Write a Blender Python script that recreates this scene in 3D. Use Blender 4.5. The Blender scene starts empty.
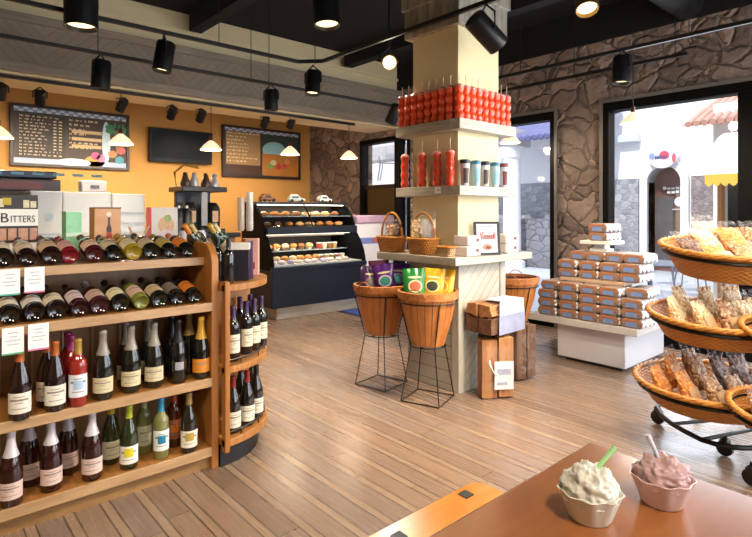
import bpy, bmesh, math, random
from mathutils import Vector, Matrix
random.seed(7)
C = bpy.context.scene.collection
PI = math.pi
# ------------------------------------------------------------ camera, world, sun, exposure
F, U0, V0, EYE = 536.0, 376.0, 212.0, 1.35
YAW = math.radians(41.35)
FX, FY = math.sin(YAW), math.cos(YAW)
RX, RY = math.cos(YAW), -math.sin(YAW)
cd = bpy.data.cameras.new('camera'); cam = bpy.data.objects.new('camera', cd); C.objects.link(cam)
cam.location = (0, 0, EYE); cam.rotation_euler = (PI/2, 0, -YAW)
cd.sensor_width = 36; cd.lens = 36*F/752; cd.shift_y = -(268.5-V0)/752; cd.clip_start = .02
S = bpy.context.scene; S.camera = cam
S.view_settings.view_transform = 'Standard'; S.view_settings.look = 'None'
S.view_settings.gamma = 1; S.view_settings.exposure = 0.22; S.view_settings.use_curve_mapping = False
W = bpy.data.worlds.new('sky'); S.world = W; W.use_nodes = True
_b = W.node_tree.nodes['Background']; _b.inputs[0].default_value = (.78, .87, 1, 1); _b.inputs[1].default_value = 1.7
def light(name, kind, loc, energy, color=(1, 1, 1), target=None, **kw):
    l = bpy.data.lights.new(name, kind); l.energy = energy; l.color = color
    for k, v in kw.items(): setattr(l, k, v)
    o = bpy.data.objects.new(name, l); C.objects.link(o); o.location = loc
    if target is not None:
        o.rotation_euler = (Vector(target)-Vector(loc)).to_track_quat('-Z', 'Y').to_euler()
    return o
light('sun', 'SUN', (0, 0, 20), 3.0, (1, .95, .87), (10, 1.2, 10.5), angle=.01)
light('sky_daylight_through_side_glazing', 'AREA', (5.6, .7, 1.5), 110, (.8, .9, 1), (0, 1.2, .7), shape='RECTANGLE', size=3.6, size_y=2.2)
light('added_rear_fill', 'AREA', (3.4, -1.85, 1.6), 85, (.93, .96, 1), (3.2, 4, 1.0), shape='RECTANGLE', size=4.0, size_y=2.2)  # added fill lamp from behind, for faces turned toward the camera
WARM = (1, .84, .64)
# ------------------------------------------------------------ photo rays to places
def ray(u):
    k = (u-U0)/F
    return FX+k*RX, FY+k*RY
def pd(u, v, d):
    a, b = ray(u); return Vector((a*d, b*d, EYE-(v-V0)*d/F))
def pz(u, v, z): return pd(u, v, F*(EYE-z)/(v-V0))
def pY(u, v, Y): return pd(u, v, Y/ray(u)[1])
def pX(u, v, X): return pd(u, v, X/ray(u)[0])
# ------------------------------------------------------------ materials
def lin(h):
    h = h.lstrip('#'); o = []
    for i in (0, 2, 4):
        c = int(h[i:i+2], 16)/255
        o.append(c/12.92 if c <= .04045 else ((c+.055)/1.055)**2.4)
    return (*o, 1)
class NT:
    def __init__(s, name):
        s.m = bpy.data.materials.new(name); s.m.use_nodes = True; s.t = s.m.node_tree
        s.b = s.t.nodes['Principled BSDF']; s.out = s.t.nodes['Material Output']
    def n(s, typ, **kw):
        x = s.t.nodes.new(typ)
        for k, v in kw.items(): setattr(x, k, v)
        return x
    def put(s, sock, v):
        if isinstance(v, bpy.types.NodeSocket): s.t.links.new(v, sock)
        elif v is not None: sock.default_value = v
    def ma(s, op, a, b=None, c=None):
        x = s.n('ShaderNodeMath', operation=op); s.put(x.inputs[0], a); s.put(x.inputs[1], b)
        if c is not None: s.put(x.inputs[2], c)
        return x.outputs[0]
    def mix(s, f, a, b, mode='MIX'):
        x = s.n('ShaderNodeMix', data_type='RGBA', blend_type=mode)
        s.put(x.inputs[0], f); s.put(x.inputs[6], a); s.put(x.inputs[7], b); return x.outputs[2]
    def co(s, which='Object'): return s.n('ShaderNodeTexCoord').outputs[which]
    def map(s, v, sc): 
        x = s.n('ShaderNodeMapping'); s.put(x.inputs[0], v); x.inputs[3].default_value = sc; return x.outputs[0]
    def noise(s, v, scale, detail=3, out='Fac'):
        x = s.n('ShaderNodeTexNoise'); s.put(x.inputs['Vector'], v); x.inputs['Scale'].default_value = scale
        x.inputs['Detail'].default_value = detail; return x.outputs[out]
    def ramp(s, f, stops):
        x = s.n('ShaderNodeValToRGB'); s.put(x.inputs[0], f); e = x.color_ramp.elements
        while len(e) < len(stops): e.new(.5)
        for q, (p, c) in zip(e, stops): q.position = p; q.color = c
        return x.outputs[0]
    def bump(s, h, strength=.3, dist=.01):
        x = s.n('ShaderNodeBump'); x.inputs['Strength'].default_value = strength; x.inputs['Distance'].default_value = dist
        s.put(x.inputs['Height'], h); s.t.links.new(x.outputs[0], s.b.inputs['Normal'])
    def set(s, col=None, rough=.5, metal=0, coat=0, spec=.5):
        s.put(s.b.inputs['Base Color'], col); s.put(s.b.inputs['Roughness'], rough); s.b.inputs['Metallic'].default_value = metal
        s.b.inputs['Coat Weight'].default_value = coat; s.b.inputs['Specular IOR Level'].default_value = spec
        return s.m
_mc = {}
def P(col, rough=.5, metal=0, var=.12, scale=25, bump=0, coat=0, spec=.5, name=None):
    """plain painted or coated surface with a slight mottling"""
    key = (col, rough, metal, var, scale, bump, coat, spec)
    if key in _mc: return _mc[key]
    s = NT(name or 'paint_'+col.strip('#')); c = lin(col)
    nz = s.noise(s.co(), scale)
    lo = tuple(x*(1-var) for x in c[:3])+(1,); hi = tuple(min(1, x*(1+var)) for x in c[:3])+(1,)
    if bump: s.bump(nz, bump, .005)
    _mc[key] = s.set(s.mix(nz, lo, hi), rough, metal, coat, spec); return _mc[key]
def wood(name, a, b, stretch=(30, 2.5, 30), rough=.4, coat=0, bump=.08):
    s = NT(name); v = s.map(s.co(), stretch); nz = s.noise(v, 1.0, 6); w = s.noise(v, 3.5, 2)
    f = s.ma('ADD', s.ma('MULTIPLY', nz, .7), s.ma('MULTIPLY', w, .3))
    s.bump(f, bump, .004)
    return s.set(s.ramp(f, [(.32, lin(a)), (.68, lin(b))]), rough, 0, coat)
def emis(name, col, k):
    s = NT(name); s.set(lin(col), .4); nz = s.noise(s.co(), 8)
    s.put(s.b.inputs['Emission Color'], lin(col)); s.put(s.b.inputs['Emission Strength'], s.ma('MULTIPLY_ADD', nz, k*.1, k*.95)); return s.m
def glass(name, tint=(1, 1, 1, 1), refl=.5, rough=.02):
    s = NT(name); tr = s.n('ShaderNodeBsdfTransparent'); tr.inputs[0].default_value = tint
    g = s.n('ShaderNodeBsdfGlossy'); g.inputs['Roughness'].default_value = rough
    fr = s.n('ShaderNodeFresnel'); fr.inputs[0].default_value = 1.45
    f = s.ma('MULTIPLY', fr.outputs[0], s.ma('MULTIPLY_ADD', s.noise(s.co(), 3), .02, refl))
    m = s.n('ShaderNodeMixShader'); s.put(m.inputs[0], f); s.put(m.inputs[1], tr.outputs[0]); s.put(m.inputs[2], g.outputs[0])
    s.t.links.new(m.outputs[0], s.out.inputs[0]); return s.m
def film_mat():
    s = NT('clear_cellophane'); tr = s.n('ShaderNodeBsdfTransparent')
    nz = s.noise(s.co(), 45, 3); s.bump(nz, .9, .02); s.set((.95, .93, .9, 1), .12)
    m = s.n('ShaderNodeMixShader'); s.put(m.inputs[0], s.ma('MULTIPLY_ADD', nz, .5, -.20))
    s.put(m.inputs[1], tr.outputs[0]); s.put(m.inputs[2], s.b.outputs[0]); s.t.links.new(m.outputs[0], s.out.inputs[0]); return s.m
def speckle(name, cols, scale=70, rough=.45, bump=.8):
    s = NT(name); v = s.n('ShaderNodeTexVoronoi'); s.put(v.inputs['Vector'], s.co()); v.inputs['Scale'].default_value = scale
    w = s.n('ShaderNodeSeparateColor'); s.put(w.inputs[0], v.outputs['Color'])
    st = [(i/max(1, len(cols)-1), lin(c)) for i, c in enumerate(cols)]
    s.bump(s.ma('SUBTRACT', 1, v.outputs['Distance']), bump, .012)
    return s.set(s.ramp(w.outputs[0], st), rough)
def wicker(name, a, b, nu=60, nv=60):
    s = NT(name); x = s.n('ShaderNodeSeparateXYZ'); s.put(x.inputs[0], s.co('UV'))
    row = s.ma('MULTIPLY', x.outputs[1], nv); ph = s.ma('MULTIPLY', s.ma('FLOOR', row), PI)
    c = s.ma('SINE', s.ma('ADD', s.ma('MULTIPLY', x.outputs[0], nu*PI), ph))
    r = s.ma('SINE', s.ma('MULTIPLY', s.ma('FRACT', row), PI))
    h = s.ma('MULTIPLY', s.ma('MULTIPLY_ADD', c, .5, .5), r)
    s.bump(h, .9, .006); nz = s.noise(s.co(), 20)
    return s.set(s.mix(s.ma('MULTIPLY_ADD', nz, .5, s.ma('MULTIPLY', h, .5)), lin(a), lin(b)), .45)
def floor_mat():
    s = NT('floorboards'); x = s.n('ShaderNodeSeparateXYZ'); s.put(x.inputs[0], s.co())
    xs = s.ma('DIVIDE', s.ma('ADD', x.outputs[0], 20), .148); row = s.ma('FLOOR', xs); f = s.ma('FRACT', xs)
    nar = s.ma('GREATER_THAN', f, .71); sid = s.ma('MULTIPLY_ADD', row, 2, nar)
    wn = s.n('ShaderNodeTexWhiteNoise', noise_dimensions='1D'); s.put(wn.inputs['W'], sid)
    yb = s.ma('ADD', s.ma('DIVIDE', x.outputs[1], 1.7), s.ma('MULTIPLY', wn.outputs['Value'], 9))
    pid = s.ma('FLOOR', yb); yf = s.ma('FRACT', yb)
    w2 = s.n('ShaderNodeTexWhiteNoise', noise_dimensions='2D'); cb = s.n('ShaderNodeCombineXYZ')
    s.put(cb.inputs[0], sid); s.put(cb.inputs[1], pid); s.put(w2.inputs['Vector'], cb.outputs[0])
    col = s.ramp(w2.outputs['Value'], [(0, lin('#755f50')), (.35, lin('#8f7764')), (.7, lin('#837166')), (1, lin('#9a7c62'))])
    col = s.mix(nar, col, s.mix(w2.outputs['Value'], lin('#917a66'), lin('#a18872')))
    g = s.noise(s.map(s.co(), (45, 2.2, 1)), 1, 6)
    col = s.mix(s.ma('MULTIPLY', s.ma('SUBTRACT', g, .35), 1.0), col, lin('#6d5644'))
    g2 = s.noise(s.map(s.co(), (6, 1.1, 1)), 1.5, 4)
    col = s.mix(s.ma('MULTIPLY', s.ma('MAXIMUM', s.ma('SUBTRACT', g2, .45), 0), 1.3), col, lin('#7a6250'))
    def near(a, c, w): return s.ma('LESS_THAN', s.ma('ABSOLUTE', s.ma('SUBTRACT', a, c)), w)
    j = s.ma('MAXIMUM', s.ma('MAXIMUM', near(f, .71, .021), near(f, .0, .021)), s.ma('MAXIMUM', near(f, 1, .021), near(yf, 0, .0022)))
    col = s.mix(s.ma('MULTIPLY', j, .85), col, lin('#2e2018'))
    s.bump(s.ma('SUBTRACT', s.ma('MULTIPLY', g, .25), j), .35, .004)
    return s.set(col, s.ma('MULTIPLY_ADD', g, .22, .16), 0, 0, .6)
def stone_mat(name, cols, mortar, scale=2.6, dist=.35, squash=1.5, bump=1.0, mw=.03):
    s = NT(name); co = s.co(); nz = s.noise(co, 1.8, 4, 'Color')
    v0 = s.n('ShaderNodeVectorMath', operation='MULTIPLY_ADD'); s.put(v0.inputs[0], nz); v0.inputs[1].default_value = (dist,)*3; s.put(v0.inputs[2], co)
    v = s.map(v0.outputs[0], (1, 1, squash))
    a = s.n('ShaderNodeTexVoronoi', feature='DISTANCE_TO_EDGE'); b = s.n('ShaderNodeTexVoronoi', feature='F1')
    for q in (a, b): s.put(q.inputs['Vector'], v); q.inputs['Scale'].default_value = scale
    w = s.n('ShaderNodeSeparateColor'); s.put(w.inputs[0], b.outputs['Color'])
    st = [(i/(len(cols)-1), lin(c)) for i, c in enumerate(cols)]
    col = s.ramp(w.outputs[0], st); fine = s.noise(co, 14, 6)
    col = s.mix(s.ma('MULTIPLY', fine, .55), col, lin(cols[0]))
    veins = s.noise(s.map(co, (3, 3, 9)), 1.6, 5); col = s.mix(s.ma('MULTIPLY', s.ma('MAXIMUM', s.ma('SUBTRACT', veins, .5), 0), 1.8), col, lin(cols[-1]))
    edge = s.ma('LESS_THAN', a.outputs['Distance'], mw)
    col = s.mix(s.ma('MULTIPLY', edge, .8), col, lin(mortar))
    h = s.ma('ADD', s.ma('MINIMUM', a.outputs['Distance'], .12), s.ma('ADD', s.ma('MULTIPLY', fine, .12), s.ma('MULTIPLY', w.outputs[1], .12)))
    s.bump(h, bump, .25); return s.set(col, .8)
def herring(name, a, b, joint, rough=.6, axes=('X', 'Z'), w=.10, chev=.45):
    """diagonal boards meeting in chevrons"""
    s = NT(name); x = s.n('ShaderNodeSeparateXYZ'); s.put(x.inputs[0], s.co()); o = {'X': 0, 'Y': 1, 'Z': 2}
    p = x.outputs[o[axes[0]]]; q = x.outputs[o[axes[1]]]
    if axes == ('XY', 'Z'): p = None
    tri = s.ma('ABSOLUTE', s.ma('SUBTRACT', s.ma('FRACT', s.ma('DIVIDE', s.ma('ADD', p, 20), chev*2)), .5))
    d = s.ma('DIVIDE', s.ma('ADD', q, s.ma('MULTIPLY', tri, chev*2)), w); f = s.ma('FRACT', d)
    wn = s.n('ShaderNodeTexWhiteNoise', noise_dimensions='1D'); s.put(wn.inputs['W'], s.ma('FLOOR', d))
    g = s.noise(s.map(s.co(), (14, 14, 14)), 1, 5)
    col = s.mix(s.ma('MULTIPLY_ADD', g, .6, s.ma('MULTIPLY', wn.outputs['Value'], .4)), lin(a), lin(b))
    j = s.ma('LESS_THAN', f, .09); s.bump(s.ma('SUBTRACT', s.ma('MULTIPLY', g, .3), j), .5, .006)
    return s.set(s.mix(s.ma('MULTIPLY', j, .75), col, lin(joint)), rough)
# ------------------------------------------------------------ geometry
class G:
    def __init__(s): s.v, s.f, s.uv = [], [], {}
    def add(s, vs, fs, M=None, uvs=None):
        n = len(s.v)
        for p in vs:
            p = Vector(p); s.v.append(M @ p if M else p)
        for i, f in enumerate(fs):
            if uvs: s.uv[len(s.f)] = uvs[i]
            s.f.append([n+q for q in f])
        return s
    def box(s, x0, x1, y0, y1, z0, z1, M=None):
        return s.add([(x, y, z) for z in (z0, z1) for y in (y0, y1) for x in (x0, x1)],
                     [(0, 2, 3, 1), (4, 5, 7, 6), (0, 1, 5, 4), (2, 6, 7, 3), (0, 4, 6, 2), (1, 3, 7, 5)], M)
    def cbox(s, c, d, M=None):
        return s.box(c[0]-d[0]/2, c[0]+d[0]/2, c[1]-d[1]/2, c[1]+d[1]/2, c[2]-d[2]/2, c[2]+d[2]/2, M)
    def lathe(s, prof, seg=24, M=None, a0=0, a1=2*PI, fn=None):
        full = abs(a1-a0-2*PI) < 1e-6; n = seg if full else seg+1
        vs, fs, uvs, L = [], [], [], [0]
        for a, b in zip(prof, prof[1:]): L.append(L[-1]+math.hypot(b[0]-a[0], b[1]-a[1]))
        for r, z in prof:
            for i in range(n):
                t = a0+(a1-a0)*i/seg
                rr, zz = fn(r, z, t) if fn else (r, z)
                vs.append((rr*math.cos(t), rr*math.sin(t), zz))
        for j in range(len(prof)-1):
            for i in range(seg):
                k = (i+1) % n
                fs.append((j*n+i, j*n+k, (j+1)*n+k, (j+1)*n+i))
                u0, u1, w0, w1 = i/seg, (i+1)/seg, L[j], L[j+1]
                uvs.append([(u0, w0), (u1, w0), (u1, w1), (u0, w1)])
        return s.add(vs, fs, M, uvs)
    def tube(s, pts, r, seg=8, closed=False, M=None, cap=True):
        pts = [Vector(p) for p in pts]; n = len(pts); rings = []; up = Vector((0, 0, 1))
        for i, p in enumerate(pts):
            if closed: t = pts[(i+1) % n]-pts[i-1]
            else: t = pts[min(i+1, n-1)]-pts[max(i-1, 0)]
            t = t.normalized(); q = up if abs(t.z) < .95 else Vector((1, 0, 0))
            a = t.cross(q).normalized(); b = t.cross(a)
            rr = r[i] if isinstance(r, (list, tuple)) else r
            rings += [p+a*rr*math.cos(2*PI*k/seg)+b*rr*math.sin(2*PI*k/seg) for k in range(seg)]
        fs = []
        for i in range(n if closed else n-1):
            j = (i+1) % n
            for k in range(seg):
                l = (k+1) % seg; fs.append((i*seg+k, i*seg+l, j*seg+l, j*seg+k))
        if cap and not closed: fs += [tuple(range(seg)), tuple(range((n-1)*seg, n*seg))[::-1]]
        return s.add(rings, fs, M)
    def prism(s, pts, z0, z1, M=None):
        n = len(pts)
        return s.add([(x, y, z0) for x, y in pts]+[(x, y, z1) for x, y in pts],
                     [tuple(range(n))[::-1], tuple(range(n, 2*n))]+[(i, (i+1) % n, n+(i+1) % n, n+i) for i in range(n)], M)
    def ball(s, c, r, seg=12, M=None, jit=0, seed=0):
        rg = random.Random(seed); c = Vector(c); r = Vector(r) if not isinstance(r, (int, float)) else Vector((r, r, r))
        vs, fs = [], []; rn = max(4, seg//2)
        for j in range(rn+1):
            a = PI*j/rn
            for i in range(seg):
                t = 2*PI*i/seg; q = 1+rg.uniform(-jit, jit) if 0 < j < rn else 1
                vs.append(c+Vector((r.x*math.sin(a)*math.cos(t)*q, r.y*math.sin(a)*math.sin(t)*q, -r.z*math.cos(a)*q)))
        for j in range(rn):
            for i in range(seg):
                k = (i+1) % seg; fs.append((j*seg+i, j*seg+k, (j+1)*seg+k, (j+1)*seg+i))
        return s.add(vs, fs, M)
    def mesh(s, name, smooth=35):
        me = bpy.data.meshes.new(name); me.from_pydata([tuple(v) for v in s.v], [], s.f)
        if s.uv:
            ul = me.uv_layers.new(name='UVMap')
            for i, p in enumerate(me.polygons):
                if i in s.uv:
                    for l, w in zip(p.loop_indices, s.uv[i]): ul.data[l].uv = w
        bm = bmesh.new(); bm.from_mesh(me); bmesh.ops.remove_doubles(bm, verts=bm.verts, dist=1e-6)
        bmesh.ops.recalc_face_normals(bm, faces=bm.faces); bm.to_mesh(me); bm.free()
        if smooth:
            for p in me.polygons: p.use_smooth = True
            me.set_sharp_from_angle(angle=math.radians(smooth))
        return me
    def make(s, name, mat, parent=None, smooth=35, bevel=0, loc=None, rot=None, kind=None):
        o = bpy.data.objects.new(name, s.mesh(name, smooth)); C.objects.link(o); o.data.materials.append(mat)
        if parent: o.parent = parent
        if loc is not None: o.location = loc
        if rot is not None: o.rotation_euler = rot
        if bevel:
            b = o.modifiers.new('bevel', 'BEVEL'); b.width = bevel; b.segments = 2; b.limit_method = 'ANGLE'
        if kind: o['kind'] = kind
        return o
def tag(o, label, cat, group=None):
    o['label'] = label; o['category'] = cat
    if group: o['group'] = group
    return o
def thing(name, label, cat, loc=(0, 0, 0), rz=0, group=None, rot=None):
    o = bpy.data.objects.new(name, None); C.objects.link(o); o.location = loc
    o.rotation_euler = rot if rot else (0, 0, rz); o.empty_display_size = .1
    return tag(o, label, cat, group)
def kids(o): return [c for c in ALLC if c.parent == o]
def dup(o, loc, rot=None, label=None, group=None):
    r = o.copy(); C.objects.link(r); r.location = loc
    if rot is not None: r.rotation_euler = rot
    if label: r['label'] = label
    if group: r['group'] = group
    for ch in list(o.children):
        c = ch.copy(); C.objects.link(c); c.parent = r
        for g in list(ch.children):
            d = g.copy(); C.objects.link(d); d.parent = c
    return r
def struct(name, g, mat, **kw): return g.make(name, mat, kind='structure', **kw)
ORD = 'first second third fourth fifth sixth seventh eighth ninth tenth eleventh twelfth thirteenth'.split()
def RM(loc=(0, 0, 0), rot=(0, 0, 0), sc=(1, 1, 1)):
    from mathutils import Euler
    return Matrix.Translation(loc) @ Euler(rot).to_matrix().to_4x4() @ Matrix.Diagonal((*sc, 1))
# shared materials
BLACK = P('#141210', .45); METALB = P('#17150f', .35, .6); OAK = wood('honey_oak', '#8f5a28', '#b87f42', (30, 3, 3)); OAKV = wood('honey_oak_upright', '#8f5826', '#b8793a', (20, 20, 2))
OAKE = wood('pale_oak_edging', '#a07c58', '#c4a27a', (3, 30, 30)); DARKWOOD = wood('brown_oak_panel', '#7d5830', '#a07642', (14, 14, 1.2))  # back panel in a slightly darker brown oak
WHITE = P('#e9e6e1', .5, var=.05); PAPER = P('#efeae2', .7, var=.05); CREAM = P('#e2d3a6', .7, var=.06, scale=3)
ORANGEWALL = P('#c8924c', .75, var=.1, scale=2); WICK = wicker('brown_wicker', '#96551c', '#d8923e'); ROPE = wood('cane_rope', '#a5611f', '#d6963f', (20, 20, 20))
FILM = film_mat(); GLASS = glass('window_glass', (.97, .985, 1, 1), .5); CASEGL = glass('case_glass', (.95, .97, .98, 1), .55)
GREYW = herring('grey_washed_boards', '#6f675d', '#a39888', '#4b443c'); PALEW = wood('whitewashed_board', '#9a9284', '#c4beb2', (3, 30, 30)); PALEWY = wood('whitewashed_board_shaded', '#8f8676', '#b4ac9c', (30, 3, 30))  # side boards use a darker copy, their shade put into the colour
# ============================================================ the setting
XW, YB, ZC = 5.73, 8.4, 3.6
struct('floor', G().box(-3, XW+.25, -2, YB+.2, -.08, 0), floor_mat(), smooth=0)
struct('ceiling', G().box(-3, XW+.25, -2, YB+.2, ZC, ZC+.1), P('#0f0e12', .9, var=.3, scale=3), smooth=0)
struct('wall_back', G().box(-3, XW, YB, YB+.2, 0, ZC), ORANGEWALL, smooth=0)
struct('wall_left', G().box(-3.2, -3, -2, YB+.2, 0, ZC), P('#d8c7a0', .8), smooth=0)
g = G().box(-3, XW+.25, -2.2, -2, 0, .5).box(-3, XW+.25, -2.2, -2, 2.8, ZC)
for x in (-3, 1.2, 5.5): g.box(x, x+.2, -2.2, -2, .5, 2.8)
g.box(-3, 1.2, -2.2, -2, .5, 2.8)
struct('wall_behind', g, P('#cbb88f', .8), smooth=0)  # unseen wall, its opening placed to light the pillar's right face
STONE = stone_mat('brown_flagstone', ['#6c5d55', '#9c8a7e', '#84736a', '#b29d90', '#a28e82'], '#54483f', 4.0, .5, 1.25, 1.0, .012)
ZS = 3.22
g = G()
g.box(XW, XW+.25, 6.89, YB+.2, 0, ZS); g.box(XW, XW+.25, 4.6, 5.73, 0, ZS); g.box(XW, XW+.25, 2.746, 3.32, 0, ZS)
g.box(XW, XW+.25, 5.73, 6.89, 2.53, ZS); g.box(XW, XW+.25, 3.32, 4.6, 2.53, ZS); g.box(XW, XW+.25, -2, 2.746, 2.53, ZS)
struct('wall_right', g, STONE, smooth=0)
struct('wall_upper', G().box(XW-.02, XW+.25, -2, YB+.2, ZS, ZC), P('#100f12', .9, var=.3, scale=3), smooth=0)
# dark beams and ducts under the black ceiling
for i, x in enumerate((.6, 2.4, 4.6)):
    struct('trim_%d' % (i+1), G().box(x, x+.14, -2, 5.9, ZC-.22, ZC), P('#15131a', .8, var=.3, scale=3), smooth=0)
struct('trim_4', G().tube([(-3, 1.9, 3.35), (5.7, 1.9, 3.35)], .14, 12), P('#17151b', .6), smooth=60)
# bulkhead over the counter
struct('bulkhead', G().box(-3, XW, 6.0, 6.67, 2.64, ZC), P('#e8dab0', .8, var=.06, scale=3), smooth=0)
struct('bulkhead_boards', G().box(-3, XW, 5.93, 6.0, 2.74, 3.12), herring('grey_chevron_boards', '#8a7e70', '#a89c8a', '#776c60', .7, ('X', 'Z'), .10, .7), smooth=0)
g = G().box(-3, XW, 5.90, 6.0, 3.12, 3.20).box(-3, XW, 5.90, 6.0, 2.66, 2.74)
struct('trim_5', g, wood('grey_trim_board', '#8a7e70', '#ada08e', (2, 30, 30)), smooth=0, bevel=.004)
struct('trim_6', G().box(-3, XW, 5.97, 6.0, 3.36, 3.40), P('#efe0b4', .7), smooth=0)
struct('baseboard_back', G().box(-3, XW, YB-.02, YB, 0, .12), P('#3a2d22'), smooth=0)
# window and door frames in the stone wall
BRZ = P('#0b0909', .5, spec=.12)
def frame_g(y0, y1, z1, muls=(), bottom=.12, w=.09):
    g = G(); a, b = XW-.03, XW+.12
    g.box(a, b, y0, y1, z1-w, z1).box(a, b, y0, y0+w*.7, bottom, z1-w).box(a, b, y1-w*.7, y1, bottom, z1-w).box(a, b, y0, y1, 0, bottom)
    for m0, m1 in muls: g.box(a, b, m0, m1, bottom, z1-w)
    return g
for i, (y0, y1, mu) in enumerate(((-1.96, 2.746, ((1.37, 1.49),)), (3.32, 4.6, ()))):
    o = struct('window_%d' % (i+1), frame_g(y0, y1, 2.53, mu), BRZ, smooth=0, bevel=.004)
    G().box(XW+.05, XW+.056, y0+.06, y1-.06, .12, 2.44).make('pane', GLASS, o, smooth=0)
    G().box(XW-.045, XW-.03, y0-.035, y0, 0, 2.565).box(XW-.045, XW-.03, y1, y1+.035, 0, 2.565).box(XW-.045, XW-.03, y0, y1, 2.53, 2.565).make('surround', P('#6f6965', .6), o, smooth=0)
d = struct('door_1', frame_g(5.73, 6.89, 2.53, ((5.95, 6.05),), .1, .07), P('#0b0a0a', .5, spec=.12), smooth=0, bevel=.004)
G().box(XW+.04, XW+.06, 6.05, 6.84, .1, 1.72).make('panel', P('#1a1410', .15, var=.5, scale=2), d, smooth=0)
G().box(XW+.02, XW+.07, 6.05, 6.84, 1.72, 1.79).make('rail', P('#0d0c0c', .4), d, smooth=0)
G().box(XW+.05, XW+.056, 6.05, 6.84, 1.79, 2.46).make('pane', GLASS, d, smooth=0)
G().box(XW+.05, XW+.056, 5.78, 5.95, .1, 2.46).make('side_pane', GLASS, d, smooth=0)
g = G(); X = XW+.045
for k in range(5): g.tube([(X, 6.30-k*.05, 2.20), (X, 6.325-k*.05, 2.24), (X, 6.30-k*.05, 2.27)], .006, 5)
g.tube([(X, 6.50, 2.25), (X, 6.46, 2.14), (X, 6.20, 2.12), (X, 6.06, 2.10)], .008, 6).tube([(X, 6.46, 2.14), (X, 6.52, 1.86), (X, 6.46, 1.86), (X, 6.40, 2.12)], .009, 6)
g.make('door_emblem', P('#77808e', .5), d)
# pillar
px0, px1, py0, py1 = 3.118, 3.624, 2.611, 3.086
struct('pillar', G().box(px0, px1, py0, py1, 0, 3.0), CREAM, smooth=0, bevel=.004)
g = G().box(px0-.05, px1+.05, py0-.05, py1+.05, 2.75, 3.0).box(px0-.07, px1+.07, py0-.07, py1+.07, 2.98, ZC)
struct('pillar_capital', g, wood('greywash_capital', '#6f675c', '#b0a797', (20, 20, 3)), smooth=0, bevel=.006)
struct('pillar_cladding', G().box(px0-.03, px1+.03, py0-.03, py1+.03, 0, .97), herring('whitewashed_diagonal_boards', '#aaa598', '#c6c2b5', '#7c7568', .6, ('X', 'Z'), .095, 1.4), smooth=0, bevel=.004)
struct('pillar_edge_trim', G().box(px0-.04, px0+.03, py0-.04, py0+.03, 0, .965).box(px1-.03, px1+.04, py0-.04, py0+.02, 0, .965), wood('whitewashed_trim', '#a7a194', '#c6c1b4', (20, 20, 2)), smooth=0, bevel=.004)
# ------------------------------------------------------------ outside
PAVE = P('#c9ccd4', .7, var=.06, scale=4)
struct('pavement', G().box(XW+.25, 30, -14, 30, -.1, -.01), PAVE, smooth=0)
XO = 12.7
STUC = P('#f0eeee', .85, var=.03, scale=5)
# facade with an arched doorway
a0 = pX(682, 0, XO).y; a1 = pX(648.5, 0, XO).y; mid = (a0+a1)/2; hw = (a1-a0)/2; zt = pX(660, 182, XO).z
def arch(c, h, z, n=16, ext=0): return [(c+ (h+ext)*math.cos(PI*i/n), z+(h+ext)*math.sin(PI*i/n)) for i in range(n+1)]
ar = arch(mid, hw, zt)
MYZ = Matrix(((0, 0, 1, 0), (1, 0, 0, 0), (0, 1, 0, 0), (0, 0, 0, 1)))     # (a, b, c) -> x=c, y=a, z=b
g = G().prism([(30, 0), (30, 7), (-14, 7), (-14, 0), (mid-hw, 0), (mid-hw, zt)]+ar[::-1][1:-1]+[(mid+hw, zt), (mid+hw, 0)], XO, XO+.4, MYZ)
struct('facade', g, STUC, smooth=0)
DADO = stone_mat('grey_rubble_stone', ['#8b8b93', '#b4b4ba', '#9a9aa2', '#c6c5c9'], '#919096', 6.5, .25, 1.2, .5, .02)
DADO2 = stone_mat('tan_rubble_stone', ['#7b6f6d', '#98898a', '#8a7d7d', '#aa9a96'], '#7a6e6e', 7, .25, 1.2, .5, .025)
struct('dado_grey', G().box(XO-.06, XO, mid+hw+.20, 14, 0, 2.12), DADO, smooth=0)
struct('dado_tan', G().box(XO-.06, XO, -6, mid-hw-.20, 0, 2.12), DADO2, smooth=0)
og = arch(mid, hw, zt, 16, .16)
g = G().prism([(mid+hw+.16, 0)]+og+[(mid-hw-.16, 0), (mid-hw, 0)]+ar[::-1]+[(mid+hw, 0)], XO-.1, XO+.4, MYZ)
struct('arch_surround', g, P('#e4e2e4', .8, var=.03), smooth=0)
d = struct('door_2', G().prism([(mid+hw, 0)]+ar+[(mid-hw, 0)], XO+.36, XO+.4, MYZ), P('#7a5450', .3, var=.4, scale=2), smooth=0)
G().box(XO+.33, XO+.36, mid-.06, mid+hw-.02, .1, 1.7).make('panel', P('#5f5a5c', .4, var=.3, scale=2), d, smooth=0)
G().box(XO+.31, XO+.36, mid-.22, mid-.12, .1, 1.75).make('post', P('#8a7860', .5), d, smooth=0)
g = G(); rr = random.Random(3)
for row, (y0, n) in enumerate(((1.86, 8), (1.77, 7))):
    for k in range(n): g.box(XO+.29, XO+.30, mid-.55+k*.09, mid-.48+k*.09, y0, y0+.04+rr.random()*.03)
g.box(XO+.29, XO+.30, mid-.35, mid-.05, 1.40, 1.42)
g.add([(XO+.29, mid-.2+.11*math.cos(t*PI/8), 1.58+.11*math.sin(t*PI/8)) for t in range(16)], [tuple(range(16))])
g.make('lettering', P('#e6e2e0'), d, smooth=0)
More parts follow.
